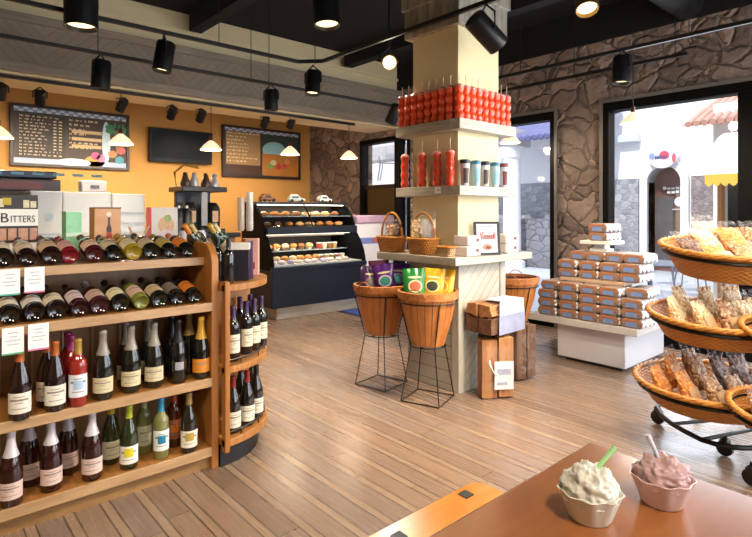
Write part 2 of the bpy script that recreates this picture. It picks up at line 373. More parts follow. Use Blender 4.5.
# oval shop sign over the arch
sc = pX(663, 158, XO-.2); so = thing('shop_sign', 'oval painted shop sign over the arched doorway across the plaza', 'sign', sc)
def oval(a, b, n=24): return [(a*math.cos(2*PI*i/n), b*math.sin(2*PI*i/n)) for i in range(n)]
SGM = MYZ @ Matrix.Diagonal((.62, .68, 1, 1))
G().prism(oval(.48, .30), -.03, .2, SGM).make('board', P('#d9d6de'), so)
G().prism(oval(.34, .16), -.045, -.03, SGM @ Matrix.Translation((0, -.17, 0))).make('scroll', P('#e9dcd8'), so)
g = G()
for k in range(6): g.prism([(a+.22-.07*k, b+.02) for a, b in oval(.03, .06, 10)], -.05, -.03, SGM)
g.make('lettering', P('#3c4c7c'), so)
G().prism([(a-.06, b+.08) for a, b in oval(.16, .14)], -.048, -.03, SGM).make('emblem', P('#d24a62'), so)
G().prism([(a-.38, b-.02) for a, b in oval(.06, .14)], -.048, -.03, SGM).make('emblem', P('#c85a6c'), so)
G().prism([(a+.36, b+.08) for a, b in oval(.09, .1)], -.046, -.03, SGM).make('emblem', P('#8f9cc4'), so)
# side building with tiled eave and awning
TILE = P('#c99a8a', .8, var=.25, scale=6)
ye = pX(681, 0, 9.0).y
struct('side_building', G().box(9.3, XO, -14, ye-.35, 0, 3.0), P('#f3efe9', .85, var=.03), smooth=0)
def tiles(y0, y1, x0, x1, z0, z1, step=.11):
    g = G(); n = int((y1-y0)/step)
    for i in range(n):
        yc = y0+(i+.5)*step; pts = []
        for q in range(7):
            t = q/6; pts.append((x0+(x1-x0)*t, yc, z0+(z1-z0)*t+.02*(1 if q % 2 else 0)))
        g.tube(pts, step*.44, 10)
    g.add([(x0, y0, z0-.03), (x0, y1, z0-.03), (x1, y1, z1-.03), (x1, y0, z1-.03)], [(0, 1, 2, 3)])
    return g
struct('roof', tiles(-4, ye, 8.95, XO-.1, 2.68, 4.1), TILE, smooth=60)
struct('side_window', G().box(9.24, 9.3, pX(737, 0, 9.3).y-.6, pX(729, 0, 9.3).y, .3, 1.78), P('#262b2e', .2), smooth=0)
struct('side_post', G().box(9.1, 9.25, pX(724, 0, 9.2).y, pX(719.5, 0, 9.2).y, 0, 1.9), P('#a9703f', .6), smooth=0)
aw = thing('awning', 'white barrel awning with scalloped yellow hem beyond the glass', 'awning', (0, 0, 0))
ya = pX(705, 0, 8.5).y; Y0 = ya-1.6; zb, za = pX(710, 176, 8.5).z, pX(710, 128, 8.5).z
g = G(); N = 10; prof = [(8.5+.75*(1-math.cos(PI/2*i/N)), zb+(za-zb)*math.sin(PI/2*i/N)) for i in range(N+1)]
vs, fs = [], []
for s_, y in ((0, ya), (1, ya-.0)): pass
for i, (x, z) in enumerate(prof): vs += [(x, ya-.1*(i/N), z), (x, Y0, z)]
for i in range(N): fs.append((2*i, 2*i+1, 2*i+3, 2*i+2))
fs.append(tuple(range(0, 2*N+2, 2))+(2*N+2,)); vs.append((9.25, ya-.05, zb))
g.add(vs, fs).make('canopy', P('#fbfaf6', .8, var=.02), aw, smooth=60)
g = G(); pts = [(Y0, zb+.02)]; n = 16
for i in range(n*4+1):
    t = i/(n*4); pts.append((Y0+(ya-Y0)*t, zb-.10-.05*abs(math.sin(PI*n*t))))
pts.append((ya, zb+.02)); g.prism(pts, 8.485, 8.497, MYZ).make('valance', P('#e8b94c', .7), aw, smooth=0)
# left: column, low wall, eave
o = pd(512, 0, 13.2); cl = G().lathe([(0, 0), (.32, 0), (.32, .15), (.22, .2), (.2, 2.65), (.25, 2.7), (.25, 2.75), (.33, 2.85), (.33, 2.95), (0, 2.95)], 24)
struct('column', cl, P('#f2f1f1', .7, var=.03), loc=(o.x, o.y, -.01), smooth=40)
struct('low_wall', G().box(11.6, 11.9, 5.6, 14, 0, 1.18), stone_mat('dark_block_stone', ['#6f7078', '#8d8d95', '#7d7d86', '#9a9aa0'], '#5c5c62', 3.2, .1, 1.6, .5), smooth=0)
struct('porch_beam', G().box(o.x-.35, o.x+.35, o.y-.3, o.y+6, 2.94, 3.35), P('#c9c5c6', .8), smooth=0)
struct('porch_roof', tiles(5.6, 9.0, 10.8, 12.6, 3.05, 3.75, .16), P('#71719a', .8, var=.3, scale=4), smooth=60)  # bluish tile colour carries the shade under the eave
# outdoor cafe table and chairs
OM = P('#6d7587', .45, .2)
q = pz(650, 262, .72); q.z = 0
t = thing('cafe_table', 'round grey metal cafe table outside the big window', 'table', q)
G().lathe([(0, .70), (.36, .70), (.37, .71), (.36, .725), (0, .725)], 28).make('tabletop', P('#9aa2b2', .35, .2), t)
G().lathe([(.03, 0), (.03, .70)], 10).make('post', OM, t)
G().lathe([(0, 0), (.24, 0), (.24, .02), (.04, .05), (0, .05)], 20).make('base', OM, t)
def cafe_chair(loc, rz, label):
    c = thing('cafe_chair', label, 'chair', loc, rz, 'cafe chairs on the plaza')
    G().lathe([(0, .44), (.2, .44), (.2, .46), (0, .46)], 20).make('seat', OM, c)
    for sx in (-1, 1):
        for sy in (-1, 1): G().tube([(sx*.15, sy*.15, .44), (sx*.2, sy*.2, 0)], .012, 6).make('leg', OM, c)
    pts = [(.2*math.cos(PI*i/12), -.16-.06*math.sin(PI*i/12), .46+.42*math.sin(PI*i/12)**.5) for i in range(13)]
    G().tube(pts, .014, 6).make('back_frame', OM, c)
    g = G()
    for x in (-.1, 0, .1): g.tube([(x, -.2, .46), (x, -.21, .84)], .008, 5)
    g.make('back_slats', OM, c); return c
for (u, v, rz, lb) in ((690, 292, 2.2, 'grey metal cafe chair on the plaza nearest the awning side'), (662, 285, .4, 'grey metal cafe chair drawn close to the outdoor table'), (585, 285, -.6, 'grey metal cafe chair half hidden behind the stone pier')):
    p = pz(u, v, 0); cafe_chair((p.x, p.y, -.01), rz, lb)
p = pX(633, 132, XO-.3)
ac = thing('wall_lamp', 'small white wall fixture on the stucco near the arch', 'lamp', pX(626, 139, XO-.1))
G().box(-.12, .1, -.3, .3, -.09, .09).make('body', P('#d6d9de'), ac, bevel=.02)
# ============================================================ wine rack with rounded end
YF, XE = 2.68, 1.25
rack = thing('wine_rack', 'honey oak wine rack with four shelves facing the room', 'shelving', (XE, YF, 0))
RO = Matrix.Translation((-XE, -YF, 0)); XL = -.75
G().box(XL, XE-.04, YF+.01, YF+.60, .075, .115, RO).make('shelf', OAK, rack, bevel=.003)
G().box(XL, XE-.04, YF, YF+.44, .44, .48, RO).make('shelf', OAK, rack, bevel=.003)
G().box(XL, XE-.04, YF, YF+.44, .835, .873, RO).make('shelf', OAK, rack, bevel=.003)
G().box(XL, XE-.04, YF+.10, YF+.72, 1.07, 1.105, RO).make('shelf', OAK, rack, bevel=.003)
for z0, z1, y in ((.07, .118, YF-.004), (.436, .482, YF-.01), (.832, .876, YF-.01), (1.066, 1.108, YF+.09)):
    G().box(XL, XE-.04, y, y+.012, z0, z1, RO).make('shelf_edge', OAKE, rack, bevel=.002)
G().box(XL, XE-.04, YF+.03, YF+.05, 0, .07, RO).make('kick_board', wood('kick_oak', '#7d5a36', '#ab8352', (3, 30, 12)), rack)
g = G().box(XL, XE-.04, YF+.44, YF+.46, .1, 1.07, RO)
g2 = G()
for i in range(15):
    x = XE-.10-i*.135
    if x > XL: g2.box(x-.006, x+.006, YF+.43, YF+.44, .12, .83, RO)
G().box(XL, XE-.04, YF+.28, YF+.30, .873, .918, RO).make('neck_rail', OAK, rack); G().box(XL, XE-.04, YF+.38, YF+.40, 1.105, 1.150, RO).make('neck_rail', OAK, rack)
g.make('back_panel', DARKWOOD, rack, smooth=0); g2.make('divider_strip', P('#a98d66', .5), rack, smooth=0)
pr = [(YF, 0), (YF+.72, 0), (YF+.72, 1.185), (YF+.115, 1.185)]+[(YF+.115-.115*math.sin(PI/2*i/8), 1.07+.115*math.cos(PI/2*i/8)) for i in range(1, 9)]
G().prism(pr, XE-.04, XE, RO @ MYZ).make('side_panel', OAKV, rack, bevel=.004, smooth=30)
G().box(XL-.04, XL, YF, YF+.72, 0, 1.185, RO).make('side_panel', OAKV, rack)
# rounded end display
EX, EY, ER = XE+.005, YF+.37, .43
ed = thing('end_display', 'rounded honey oak shelf unit closing the end of the wine rack', 'shelving', (EX, EY, 0))
half = lambda r, n=20, dx=0: [(dx, -r)]+[(dx+r*math.sin(PI*i/n), -r*math.cos(PI*i/n)) for i in range(1, n)]+[(dx, r)]
for z0, z1 in ((.115, .155), (.50, .535), (.93, .968)):
    G().prism(half(ER), z0, z1).make('shelf', OAK, ed, bevel=.004)
G().prism(half(ER-.05), 0, .115).make('plinth', P('#15161a', .4), ed)
G().box(.0, ER-.06, -.012, .012, .155, .93).make('divider', OAK, ed)
G().box(0, .028, -ER-.005, -ER+.04, .09, .985).make('stile', OAKV, ed, bevel=.003)
G().box(0, .028, ER-.04, ER+.005, .09, .985).make('stile', OAKV, ed, bevel=.003)
for z in (.155, .535):
    g = G(); arc = [((ER-.02)*math.sin(PI*i/24)+.004, -(ER-.02)*math.cos(PI*i/24), z+.03) for i in range(25)]
    g.tube(arc, .005, 6)
    for i in range(2, 24, 3): g.tube([arc[i], (arc[i][0], arc[i][1], z)], .003, 5)
    g.make('guard_rail', BLACK, ed)
# ------------------------------------------------------------ bottles
PROF = {'bordeaux': ([(0, .022), (.022, .014), (.033, 0), (.037, .006), (.0375, .18), (.034, .20), (.022, .218), (.0155, .235), (.0148, .285), (.0165, .286), (.0165, .296), (.013, .30), (0, .30)], .232, .045, .145),
        'burgundy': ([(0, .022), (.024, .014), (.036, 0), (.041, .006), (.0415, .14), (.037, .172), (.027, .205), (.018, .232), (.0152, .25), (.0150, .288), (.0165, .29), (.0165, .297), (.013, .30), (0, .30)], .24, .03, .115),
        'sparkling': ([(0, .025), (.026, .016), (.038, 0), (.0435, .008), (.044, .14), (.040, .17), (.030, .205), (.0205, .235), (.0165, .26), (.0155, .295), (.0172, .297), (.0172, .312), (.013, .318), (0, .318)], .205, .035, .105)}
def bmat(col, rough=.08): return P(col, rough, 0, .15, 6, 0, .5, .6, 'bottle_glass_'+col.strip('#'))
_bc = {}
def bottle_meshes(kind):
    if kind in _bc: return _bc[kind]
    prof, zf, l0, l1 = PROF[kind]
    def rad(z):
        for (r0, z0), (r1, z1) in zip(prof[2:], prof[3:]):
            if z0 <= z <= z1: return r0+(r1-r0)*(z-z0)/max(1e-6, z1-z0)
        return prof[-3][0]
    body = G().lathe(prof, 22).mesh('body', 50)
    fp = [(rad(zf)+.0008, zf)]+[(r+.0009, z) for r, z in prof if z > zf and r > 0]+[(0, prof[-1][1]+.0012)]
    foil = G().lathe(fp, 20).mesh('foil', 50)
    a0, a1 = -PI/2-1.35, -PI/2+1.35
    lr = rad((l0+l1)/2)+.0007
    lab = G().lathe([(lr, l0), (lr, l1)], 16, a0=a0, a1=a1).mesh('bottle_label', 60)
    m = G()
    for zz, w in ((.80, .5), (.62, .85), (.50, .35), (.22, .7)):
        z = l0+(l1-l0)*zz; m.lathe([(lr+.0006, z), (lr+.0006, z+(l1-l0)*(.09 if zz == .62 else .035))], 8, a0=-PI/2-w, a1=-PI/2+w)
    pr = m.mesh('label_print', 60)
    neck = G().lathe([(rad(zf-.035)+.0006, zf-.05), (rad(zf-.03)+.001, zf-.022)], 18).mesh('neck_band', 60)
    dot = G().lathe([(lr+.0011, l0+.035), (lr+.0011, l0+.075)], 8, a0=-PI/2-.5, a1=-PI/2+.5).mesh('label_emblem', 60)
    _bc[kind] = (body, foil, lab, pr, dot); return _bc[kind]
_mm = {}
def inst(me, name, mat, parent):
    key = (me.name, mat.name)
    if key not in _mm:
        c = me.copy(); c.materials.clear(); c.materials.append(mat); _mm[key] = c
    o = bpy.data.objects.new(name, _mm[key]); C.objects.link(o); o.parent = parent; return o
def bottle(label, loc, kind='bordeaux', glass_='#15120f', foil='#33202a', lab='#e8e0cf', ink='#8a7d70', emblem=None, rot=None, rz=0, group=None, cat='bottle', scale=1):
    t = thing('wine_bottle', label, cat, loc, rz, group, rot); t.scale = (scale,)*3
    b, f, l, p, d = bottle_meshes(kind)
    inst(b, 'body', bmat(glass_), t); inst(f, 'foil', P(foil, .35, .15), t)
    if lab: inst(l, 'bottle_label', P(lab, .6, var=.06), t); inst(p, 'label_print', P(ink, .6), t)
    if emblem: inst(d, 'label_emblem', P(emblem, .5), t)
    return t
# lying bottles: (u, glass, label paper, foil, kind, words)
top = [(3, '#16110e', '#d9c6a8', '#3a1d1a', 'burgundy', 'dark red wine bottle with tan label'), (28, '#1c0f10', '#cdb9a2', '#40201c', 'bordeaux', 'dark bottle with dull beige label'),
       (52, '#200e0f', '#c8a988', '#3a1a18', 'burgundy', 'brownish bottle with broad tan label'), (71, '#6d1420', '#c79a93', '#7c2430', 'bordeaux', 'bright red bottle with pinkish label'),
       (95, '#3c1218', '#d6b79d', '#5b2a20', 'burgundy', 'maroon bottle with peach label'), (115, '#12130f', '#c4b89b', '#2a2a20', 'bordeaux', 'black bottle with cream label'),
       (134, '#8f7a20', '#d8c9a5', '#a8893c', 'burgundy', 'golden yellow bottle with cream label'), (152, '#12140f', '#bda98c', '#3a3328', 'burgundy', 'black bottle with light brown label'),
       (171, '#101311', '#b2a14c', '#8b7a30', 'bordeaux', 'black bottle with olive gold label'), (188, '#101212', '#de7a1f', '#c9701e', 'bordeaux', 'black bottle with bright orange label')]
mid_ = [(10, '#14110f', '#d8cdb8', '#2b1c18', 'burgundy', 'dark bottle with off-white label'), (35, '#150f12', '#cfc8c4', '#3a1c1c', 'burgundy', 'dark bottle with pale grey label'),
        (57, '#17110f', '#d0c3aa', '#33181a', 'burgundy', 'dark bottle with label showing dark blots'), (80, '#2a0f16', '#cbb9bd', '#54202a', 'bordeaux', 'wine red bottle with small lilac label'),
        (100, '#34161d', '#bb9c90', '#c8c0c8', 'burgundy', 'mauve bottle with silver neck'), (121, '#0f120e', '#d8d0a8', '#20211c', 'burgundy', 'black bottle with pale yellow label'),
        (142, '#6e7030', '#c9aa98', '#5c4a30', 'bordeaux', 'olive green bottle with pinkish label'), (160, '#131a14', '#b5a380', '#26201a', 'burgundy', 'dark green bottle with tan label'),
        (178, '#101214', '#6b645c', '#1a1a1c', 'bordeaux', 'black bottle with no bright label'), (195, '#121313', '#de7a1f', '#332012', 'bordeaux', 'black bottle with bright orange label')]
for shelfname, lst, v, yb, z in (('top rack shelf', top, 252, YF+.13, 1.105), ('second rack shelf', mid_, 300, YF+.03, .873)):
    lst = list(lst)
    for i, (u, gl, lb, fo, kd, words) in enumerate(lst):
        R = max(r for r, _ in PROF[kd][0]); X = pY(u, v, yb).x; TL = .24; R *= math.cos(TL)
        bottle('%s lying on %s, %s from rounded end' % (words, shelfname, ORD[len(lst)-1-i]), (X, yb, z+R+.0012), kd, gl, fo, lb, '#7d6a58', rot=(-PI/2+TL, 0, 0), group='wine bottles lying on the '+shelfname)
# standing bottles: (u, v of base, words, kind, glass, foil, label, emblem)
third = [(20, 418, 'front burgundy bottle with orange foil and white label, alone at the far end', 'burgundy', '#1d0c0a', '#b5622e', '#e9e2d6', None),
         (47, 405, 'orange foiled red wine half hidden behind its twin', 'burgundy', '#1d0c0a', '#b5622e', '#d8cdbd', None), (55, 409.5, 'front orange foiled red wine with square white label beside the rosé bottles', 'burgundy', '#1d0c0a', '#b5622e', '#e9e2d6', None),
         (68, 395, 'rosé bottle with magenta foil, rearmost of the pink trio', 'bordeaux', '#8c1822', '#963468', None, None), (71.5, 400, 'rosé bottle with magenta foil in the middle of the pink trio', 'bordeaux', '#8f1c22', '#a83c74', None, None),
         (78, 405, 'coral rosé bottle with gold foil and pale blue label', 'bordeaux', '#93281f', '#9c7a34', '#dfe4ec', '#a9c4e0'),
         (103, 398, 'sparkling wine with silver neck and cream label nearest the rosés', 'sparkling', '#15160f', '#8f897e', '#d2c6a2', None), (126, 384, 'silver necked sparkling wine behind the middle cream label', 'sparkling', '#15160f', '#857f74', '#bdb292', None),
         (131, 391, 'sparkling wine with cream shield label, middle of the silver necked row', 'sparkling', '#15160f', '#8f897e', '#d2c6a2', None), (149, 379, 'silver necked sparkling wine behind the cream label next to the black bottle', 'sparkling', '#15160f', '#857f74', '#bdb292', None),
         (154, 386, 'sparkling wine with cream label next to the all black bottle', 'sparkling', '#15160f', '#8f897e', '#d2c6a2', None), (172, 375, 'black sparkling bottle in the second row of the third shelf', 'sparkling', '#101010', '#14131a', None, None),
         (178, 381.5, 'all black sparkling bottle with thin silver swirl', 'sparkling', '#0c0c0f', '#101014', None, '#9a9aa2'), (189, 372, 'sparkling bottle with pale gold neck behind the orange label', 'sparkling', '#15140f', '#b59a5a', None, None),
         (201, 377, 'sparkling wine with gold neck and orange label beside the side panel', 'sparkling', '#12110e', '#c99a34', '#e08a22', None)]
low = [(11, 504, 'front sparkling rosé with white foil and blush label at the far end', 'sparkling', '#2c0e0b', '#cfcad2', '#dcc0b8', None), (29, 484, 'sparkling rosé tucked behind the first two white foils', 'sparkling', '#2c0e0b', '#b9b3bc', '#c9aba4', None),
       (51, 489, 'front sparkling rosé with white foil and blush label, second of the front row', 'sparkling', '#2c0e0b', '#cfcad2', '#dcc0b8', None), (68, 472, 'sparkling rosé standing behind between two front rosés', 'sparkling', '#2c0e0b', '#b9b3bc', '#c9aba4', None),
       (92, 478, 'sparkling rosé with blush label standing next to the white wines', 'sparkling', '#2c0e0b', '#cfcad2', '#dcc0b8', None), (111, 462, 'green wine bottle with yellow foil and cream label behind the yellow dot', 'burgundy', '#2a2f12', '#c2b02a', '#d3cfb0', None),
       (129, 467, 'green wine bottle with white label bearing a yellow dot', 'burgundy', '#262c14', '#aab53a', '#eceae4', '#d9cf2a'), (144, 452, 'clear pale green wine bottle with tall grey label', 'bordeaux', '#6f7444', '#a9a878', '#b9bda0', None),
       (161, 457, 'white wine with turquoise foil and blue splash label', 'bordeaux', '#7c7c48', '#2f8fb0', '#e4ece8', '#1d7fa8'), (174, 445, 'amber wine bottle with red orange foil behind the turquoise one', 'bordeaux', '#4a2410', '#c8562a', '#9c5a3a', '#d87a2a'),
       (189, 450.5, 'dark wine bottle with bronze foil and white label beside the side panel', 'burgundy', '#1c1a12', '#8c7448', '#e9e4d6', '#b89a4a')]
for shelfname, lst, z in (('third rack shelf', third, .4815), ('bottom rack shelf', low, .1165)):
    for (u, v, words, kd, gl, fo, lb, em) in lst:
        p = pz(u, v, z)
        bottle(words+', '+('third shelf' if 'third' in shelfname else 'bottom shelf') if len(words.split()) < 13 else words, (p.x, p.y, z), kd, gl, fo, lb, '#8c8078', em, rz=random.uniform(-.2, .2)-.15, group='wine bottles standing on the '+shelfname)
# bottles on the rounded end
for i, (u, v, wd) in enumerate(((233, 360, 'nearest the stile'), (246, 353, 'front of the middle gap'), (254, 349.5, 'beside the curved edge'), (261, 345, 'hard against the divider'), (240, 346, 'in the second row by the back'), (250, 342, 'in the second row toward the curve'))):
    p = pz(u, v, .536); bottle('purple foiled red wine %s, middle rounded shelf' % wd, (p.x, p.y, .5362), 'bordeaux', '#141218', '#38234a', '#e6ddc2', '#9a8f7a', rz=random.uniform(-.2, .2), group='purple foiled bottles on the rounded end')
for i, (u, v, fo, wd) in enumerate(((233, 431, '#7a2a26', 'nearest the stile'), (247, 424, '#8c2c28', 'in the front centre'), (256, 416, '#26201c', 'by the curved rail'), (241, 412, '#6a2622', 'in the second row by the stile'), (252, 406, '#1e1a18', 'against the divider'))):
    p = pz(u, v, .156); bottle('dark red wine with white label %s, lowest rounded shelf' % wd, (p.x, p.y, .1562), 'burgundy', '#16120e', fo, '#e6e0cc', '#8c8270', rz=random.uniform(-.2, .2), group='dark bottles on the lowest rounded shelf')
def onend(x, y): return (EX+x, EY+y)
for i, (x, y, fo, wd) in enumerate(((.055, -.36, '#1a1820', 'at the front corner'), (.05, -.24, '#191920', 'behind the front corner'))):
    bottle('unlabelled black wine bottle %s of the upper rounded shelf' % wd, (*onend(x, y), .9692), 'bordeaux', '#15161c', fo, None, group='black bottles on the upper rounded shelf', scale=.8)
def slab_book(name, label, cat, loc, w, h, d, rz, cover, lean=0, edge=None, group=None):
    t = thing(name, label, cat, loc, group=group, rot=(lean, 0, rz))
    G().box(-w/2, w/2, 0, d, 0, h).make('cover', cover, t, bevel=.002); return t
WRAPW = P('#e3ded6', .6)
t = thing('gift_carton', 'white topped dark wine carton on the upper rounded shelf', 'box', (*onend(.16, -.27), .9692), -.55)
G().cbox((0, 0, .085), (.12, .11, .17)).make('carton', P('#1d1c28', .35), t, bevel=.003)
G().cbox((0, 0, .189), (.126, .116, .036)).make('lid', WRAPW, t, bevel=.003)
t = thing('picture_book', 'slim purple book standing beside the pink wine box', 'book', (*onend(.265, -.215), .9692), -.5)
G().cbox((0, 0, .105), (.028, .15, .21)).make('cover', P('#5a3b62', .4), t, bevel=.003)
t = thing('wine_box', 'pink and tan picture box with small wine bottle print', 'box', (*onend(.325, -.10), .9692), -.6)
G().cbox((0, 0, .11), (.10, .08, .22)).make('carton', P('#d9a592', .5, var=.15, scale=8), t, bevel=.003)
G().box(-.032, -.01, -.0415, -.04, .05, .11).box(-.026, -.016, -.0415, -.04, .11, .15).box(.012, .03, -.0415, -.04, .04, .08).make('print', P('#7a2a2c', .5), t)
G().box(-.05, -.025, -.0412, -.04, .0, .22).make('stripe', P('#8a4030', .5), t)
# slanted necks in the rear bin
bin_ = thing('bottle_bin', 'low honey oak bin of tilted bottles behind the rounded end', 'bin', (EX+.14, EY-.04, .9692))
G().box(-.13, .13, -.10, .14, 0, .085).box(-.13, .13, -.10, -.088, .085, .12).box(-.13, .13, .128, .14, .085, .12).make('tray', OAK, bin_)
for i, (x, fo, gl, wd) in enumerate(((-.12, '#d8842c', '#2c2a14', 'orange foil'), (-.045, '#cbb36c', '#3a3a18', 'pale gold foil'), (.03, '#b99a3e', '#20301c', 'mustard foil'), (.105, '#cfc08c', '#1c3a22', 'cream foil'))):
    bottle('tilted wine bottle with %s leaning in the bin behind the rounded end' % wd, (EX+.17+x*.95, EY-.02+.09*(i % 2)-.045, 1.083), 'bordeaux', gl, fo, '#b8a888', rot=(0, -.75, .5), group='tilted bottles behind the rounded end', scale=.9)
# price cards
def card(u, v, words, strip, Y, z1):
    p = pY(u, v, Y); t = thing('price_card', words, 'price tag', (p.x, Y-.014, z1-.112))
    G().box(-.038, .038, 0, .0015, 0, .112).make('card', P('#eef0f2', .6, var=.03), t)
    G().box(-.038, .038, -.0006, 0, 0, .007).make('coloured_edge', P(strip, .5), t)
    g = G()
    for k, (a, b) in enumerate(((-.018, .018), (-.012, .014), (-.026, .026), (-.02, .02))): g.box(a, b, -.0006, 0, .088-.016*k, .092-.016*k)
    g.make('lettering', P('#b4b4bc', .6), t)
card(9, 278, 'white price card with green edge on the top rack shelf', '#58b39a', YF+.09, 1.105); card(34, 277, 'white price card with pink edge on the top rack shelf', '#d77ca6', YF+.09, 1.108)
card(12.5, 336, 'white price card with green edge on the second rack shelf', '#4fa67c', YF-.01, .872); card(38, 333, 'white price card with pink edge on the second rack shelf', '#d77ca6', YF-.01, .876)
# ------------------------------------------------------------ books and boxes along the rack's top
YT = YF+.47; ZT = 1.106
for k, (w, d, hh, col, lb) in enumerate(((.30, .22, .046, '#d5d0d2', 'thick pale grey book at the bottom of the cocktail stack'), (.27, .21, .046, '#e0dcdc', 'white book lying under the upright cocktail book'))):
    X = pY(17 if k == 0 else 12, 236, YT).x
    t = thing('cook_book', lb, 'book', (X, YT+.03, ZT+.0465*k)); G().cbox((0, 0, hh/2), (w, d, hh)).make('cover', P(col, .5), t, bevel=.003)
    G().box(-w/2+.004, w/2+.0005, -d/2-.0005, d/2-.004, .004, hh-.004).make('pages', P('#efece6', .8), t)
p = pY(18.5, 235, YT); zb_ = ZT+.0935
t = thing('cocktail_book', 'upright cocktail book titled BITTERS with shelves of jars on its cover', 'book', (p.x, YT, zb_))
w, h = .165, .235
G().box(-w/2, w/2, 0, .028, 0, h).make('cover', P('#2b2422', .4), t, bevel=.002)
G().box(-w/2, w/2, -.001, 0, .082, .165).make('title_band', P('#e6e6e2', .6), t)
g = G()
for k, (a, b, c0) in enumerate(((-.08, .03, 0), (-.043, .035, 0), (.0, .04, 0), (.047, .033, 0))): g.box(a, a+b, -.0015, 0, .012, .07)
g.make('jar_pictures', P('#b88a72', .5, var=.5, scale=30), t)
G().box(-.08, -.06, -.0015, 0, .175, .215).box(.02, .045, -.0015, 0, .172, .21).box(.05, .075, -.0015, 0, .172, .205).make('bottle_pictures', P('#cfc7a8', .5, var=.4, scale=30), t)
G().box(-.065, -.03, -.0017, 0, .185, .22).make('tin_picture', P('#b3a02e', .5), t)
def text(s, size, name, mat, parent, loc, rot=(PI/2, 0, 0)):
    c = bpy.data.curves.new(name, 'FONT'); c.body = s; c.size = size; c.extrude = .0004; c.align_x = 'CENTER'
    o = bpy.data.objects.new(name, c); C.objects.link(o); o.parent = parent; o.location = loc; o.rotation_euler = rot; o.data.materials.append(mat)
    dg = bpy.context.evaluated_depsgraph_get(); me = bpy.data.meshes.new_from_object(o.evaluated_get(dg)); n_ = bpy.data.objects.new(name, me); C.objects.link(n_)
    n_.parent = parent; n_.location = loc; n_.rotation_euler = rot; bpy.data.objects.remove(o); return n_
INK = P('#20222a', .6)
a = text('B', .066, 'lettering', INK, t, (-.058, -.0035, .10)); b = text('ITTERS', .048, 'lettering', INK, t, (.018, -.0035, .10))
b.scale = (.72, 1, 1)
p = pY(74, 240, YT); t = thing('tall_gift_box', 'tall pale green printed box beside the brown wine box', 'box', (p.x, YT, ZT), .1)
G().box(-.038, .038, 0, .07, 0, .245).make('carton', P('#8fcf9d', .4, var=.25, scale=25), t, bevel=.002)
G().box(-.038, .038, -.001, 0, .115, .135).make('stripe', P('#d4ead6', .5), t); G().box(-.04, .04, -.002, .072, .243, .247).make('lid', P('#bfe0c4', .4), t)
p = pY(108, 240, YT); t = thing('wine_gift_box', 'brown box printed with a red wine bottle and glass', 'box', (p.x, YT, ZT), .05)
G().box(-.068, .068, 0, .09, 0, .27).make('carton', wood('printed_tan_card', '#c07a40', '#e2b483', (2, 2, 4)), t, bevel=.002)
G().prism([(-.013, .03), (.013, .03), (.013, .11), (.005, .13), (.005, .165), (-.005, .165), (-.005, .13), (-.013, .11)], 0, .001, RM((.005, -.0002, .035), (PI/2, 0, 0), (1, 1.1, 1))).make('bottle_print', P('#2a0f0f', .4), t)
G().box(-.007, .017, -.002, 0, .095, .135).make('label_print', P('#b8452a', .5), t); G().prism(oval(.013, .014), 0, .001, RM((.005, -.0002, .232), (PI/2, 0, 0))).make('seal_print', P('#f0dcc0', .5), t)
G().prism(oval(.018, .016), 0, .001, RM((-.04, -.0002, .06), (PI/2, 0, 0))).box(-.06, -.03, -.001, 0, .085, .092).make('glass_print', P('#b8402c', .5), t)
for z in (0, .262): G().box(-.069, .069, -.0012, 0, z, z+.008).make('border', P('#7a3d20', .5), t)
p = pY(163, 238, YT+.03); t = thing('cook_book', 'cookbook with red spine and food photo leaning at the rack end', 'book', (p.x, YT+.03, ZT), 0, rot=(-.16, 0, -.25))
G().box(-.085, .085, 0, .03, 0, .275).make('cover', P('#dcd6d2', .4), t, bevel=.002); G().box(-.086, -.06, -.001, .031, 0, .275).make('spine_band', P('#c02a36', .4), t)
G().prism(oval(.05, .04), 0, .0012, RM((.02, 0, .10), (PI/2, 0, 0))).make('bowl_photo', P('#d9cfe0', .4, var=.2), t); G().prism(oval(.045, .05), 0, .001, RM((.02, 0, .17), (PI/2, 0, 0))).make('food_photo', P('#d8b08a', .4, var=.4, scale=60), t)
G().prism(oval(.02, .02), 0, .0014, RM((.03, 0, .21), (PI/2, 0, 0))).make('garnish_photo', P('#8aa85a', .4, var=.4, scale=60), t)
p = pY(138, 232, YT+.06); t = thing('wire_easel', 'small folded bamboo easel on the rack top', 'easel', (p.x, YT+.06, ZT))
G().tube([(-.05, 0, .16), (.03, 0, 0)], .006, 6).tube([(.06, 0, .16), (-.03, 0, 0)], .006, 6).tube([(0, .05, .12), (0, .06, 0)], .005, 6).make('sticks', P('#c9ab84', .6), t)
G().cbox((.005, -.008, .075), (.06, .008, .09)).make('ledge_card', P('#e2d3bd', .6), t, rot=(0, 0, 0))
for i, u in enumerate((184, 193, 201)):
    p = pY(u, 236, YT+.12); t = thing('carafe', 'frosted white plastic jar, %s from the cookbook end' % ORD[i], 'jar', (p.x, YT+.12, ZT), 0, 'frosted jars beyond the cookbook')
    G().lathe([(0, 0), (.03, 0), (.032, .01), (.03, .11), (.02, .13), (0, .13)], 16).make('body', P('#d9d3dc', .35), t)
    G().lathe([(.02, .13), (.02, .145), (0, .145)], 12).make('lid', BLACK, t)
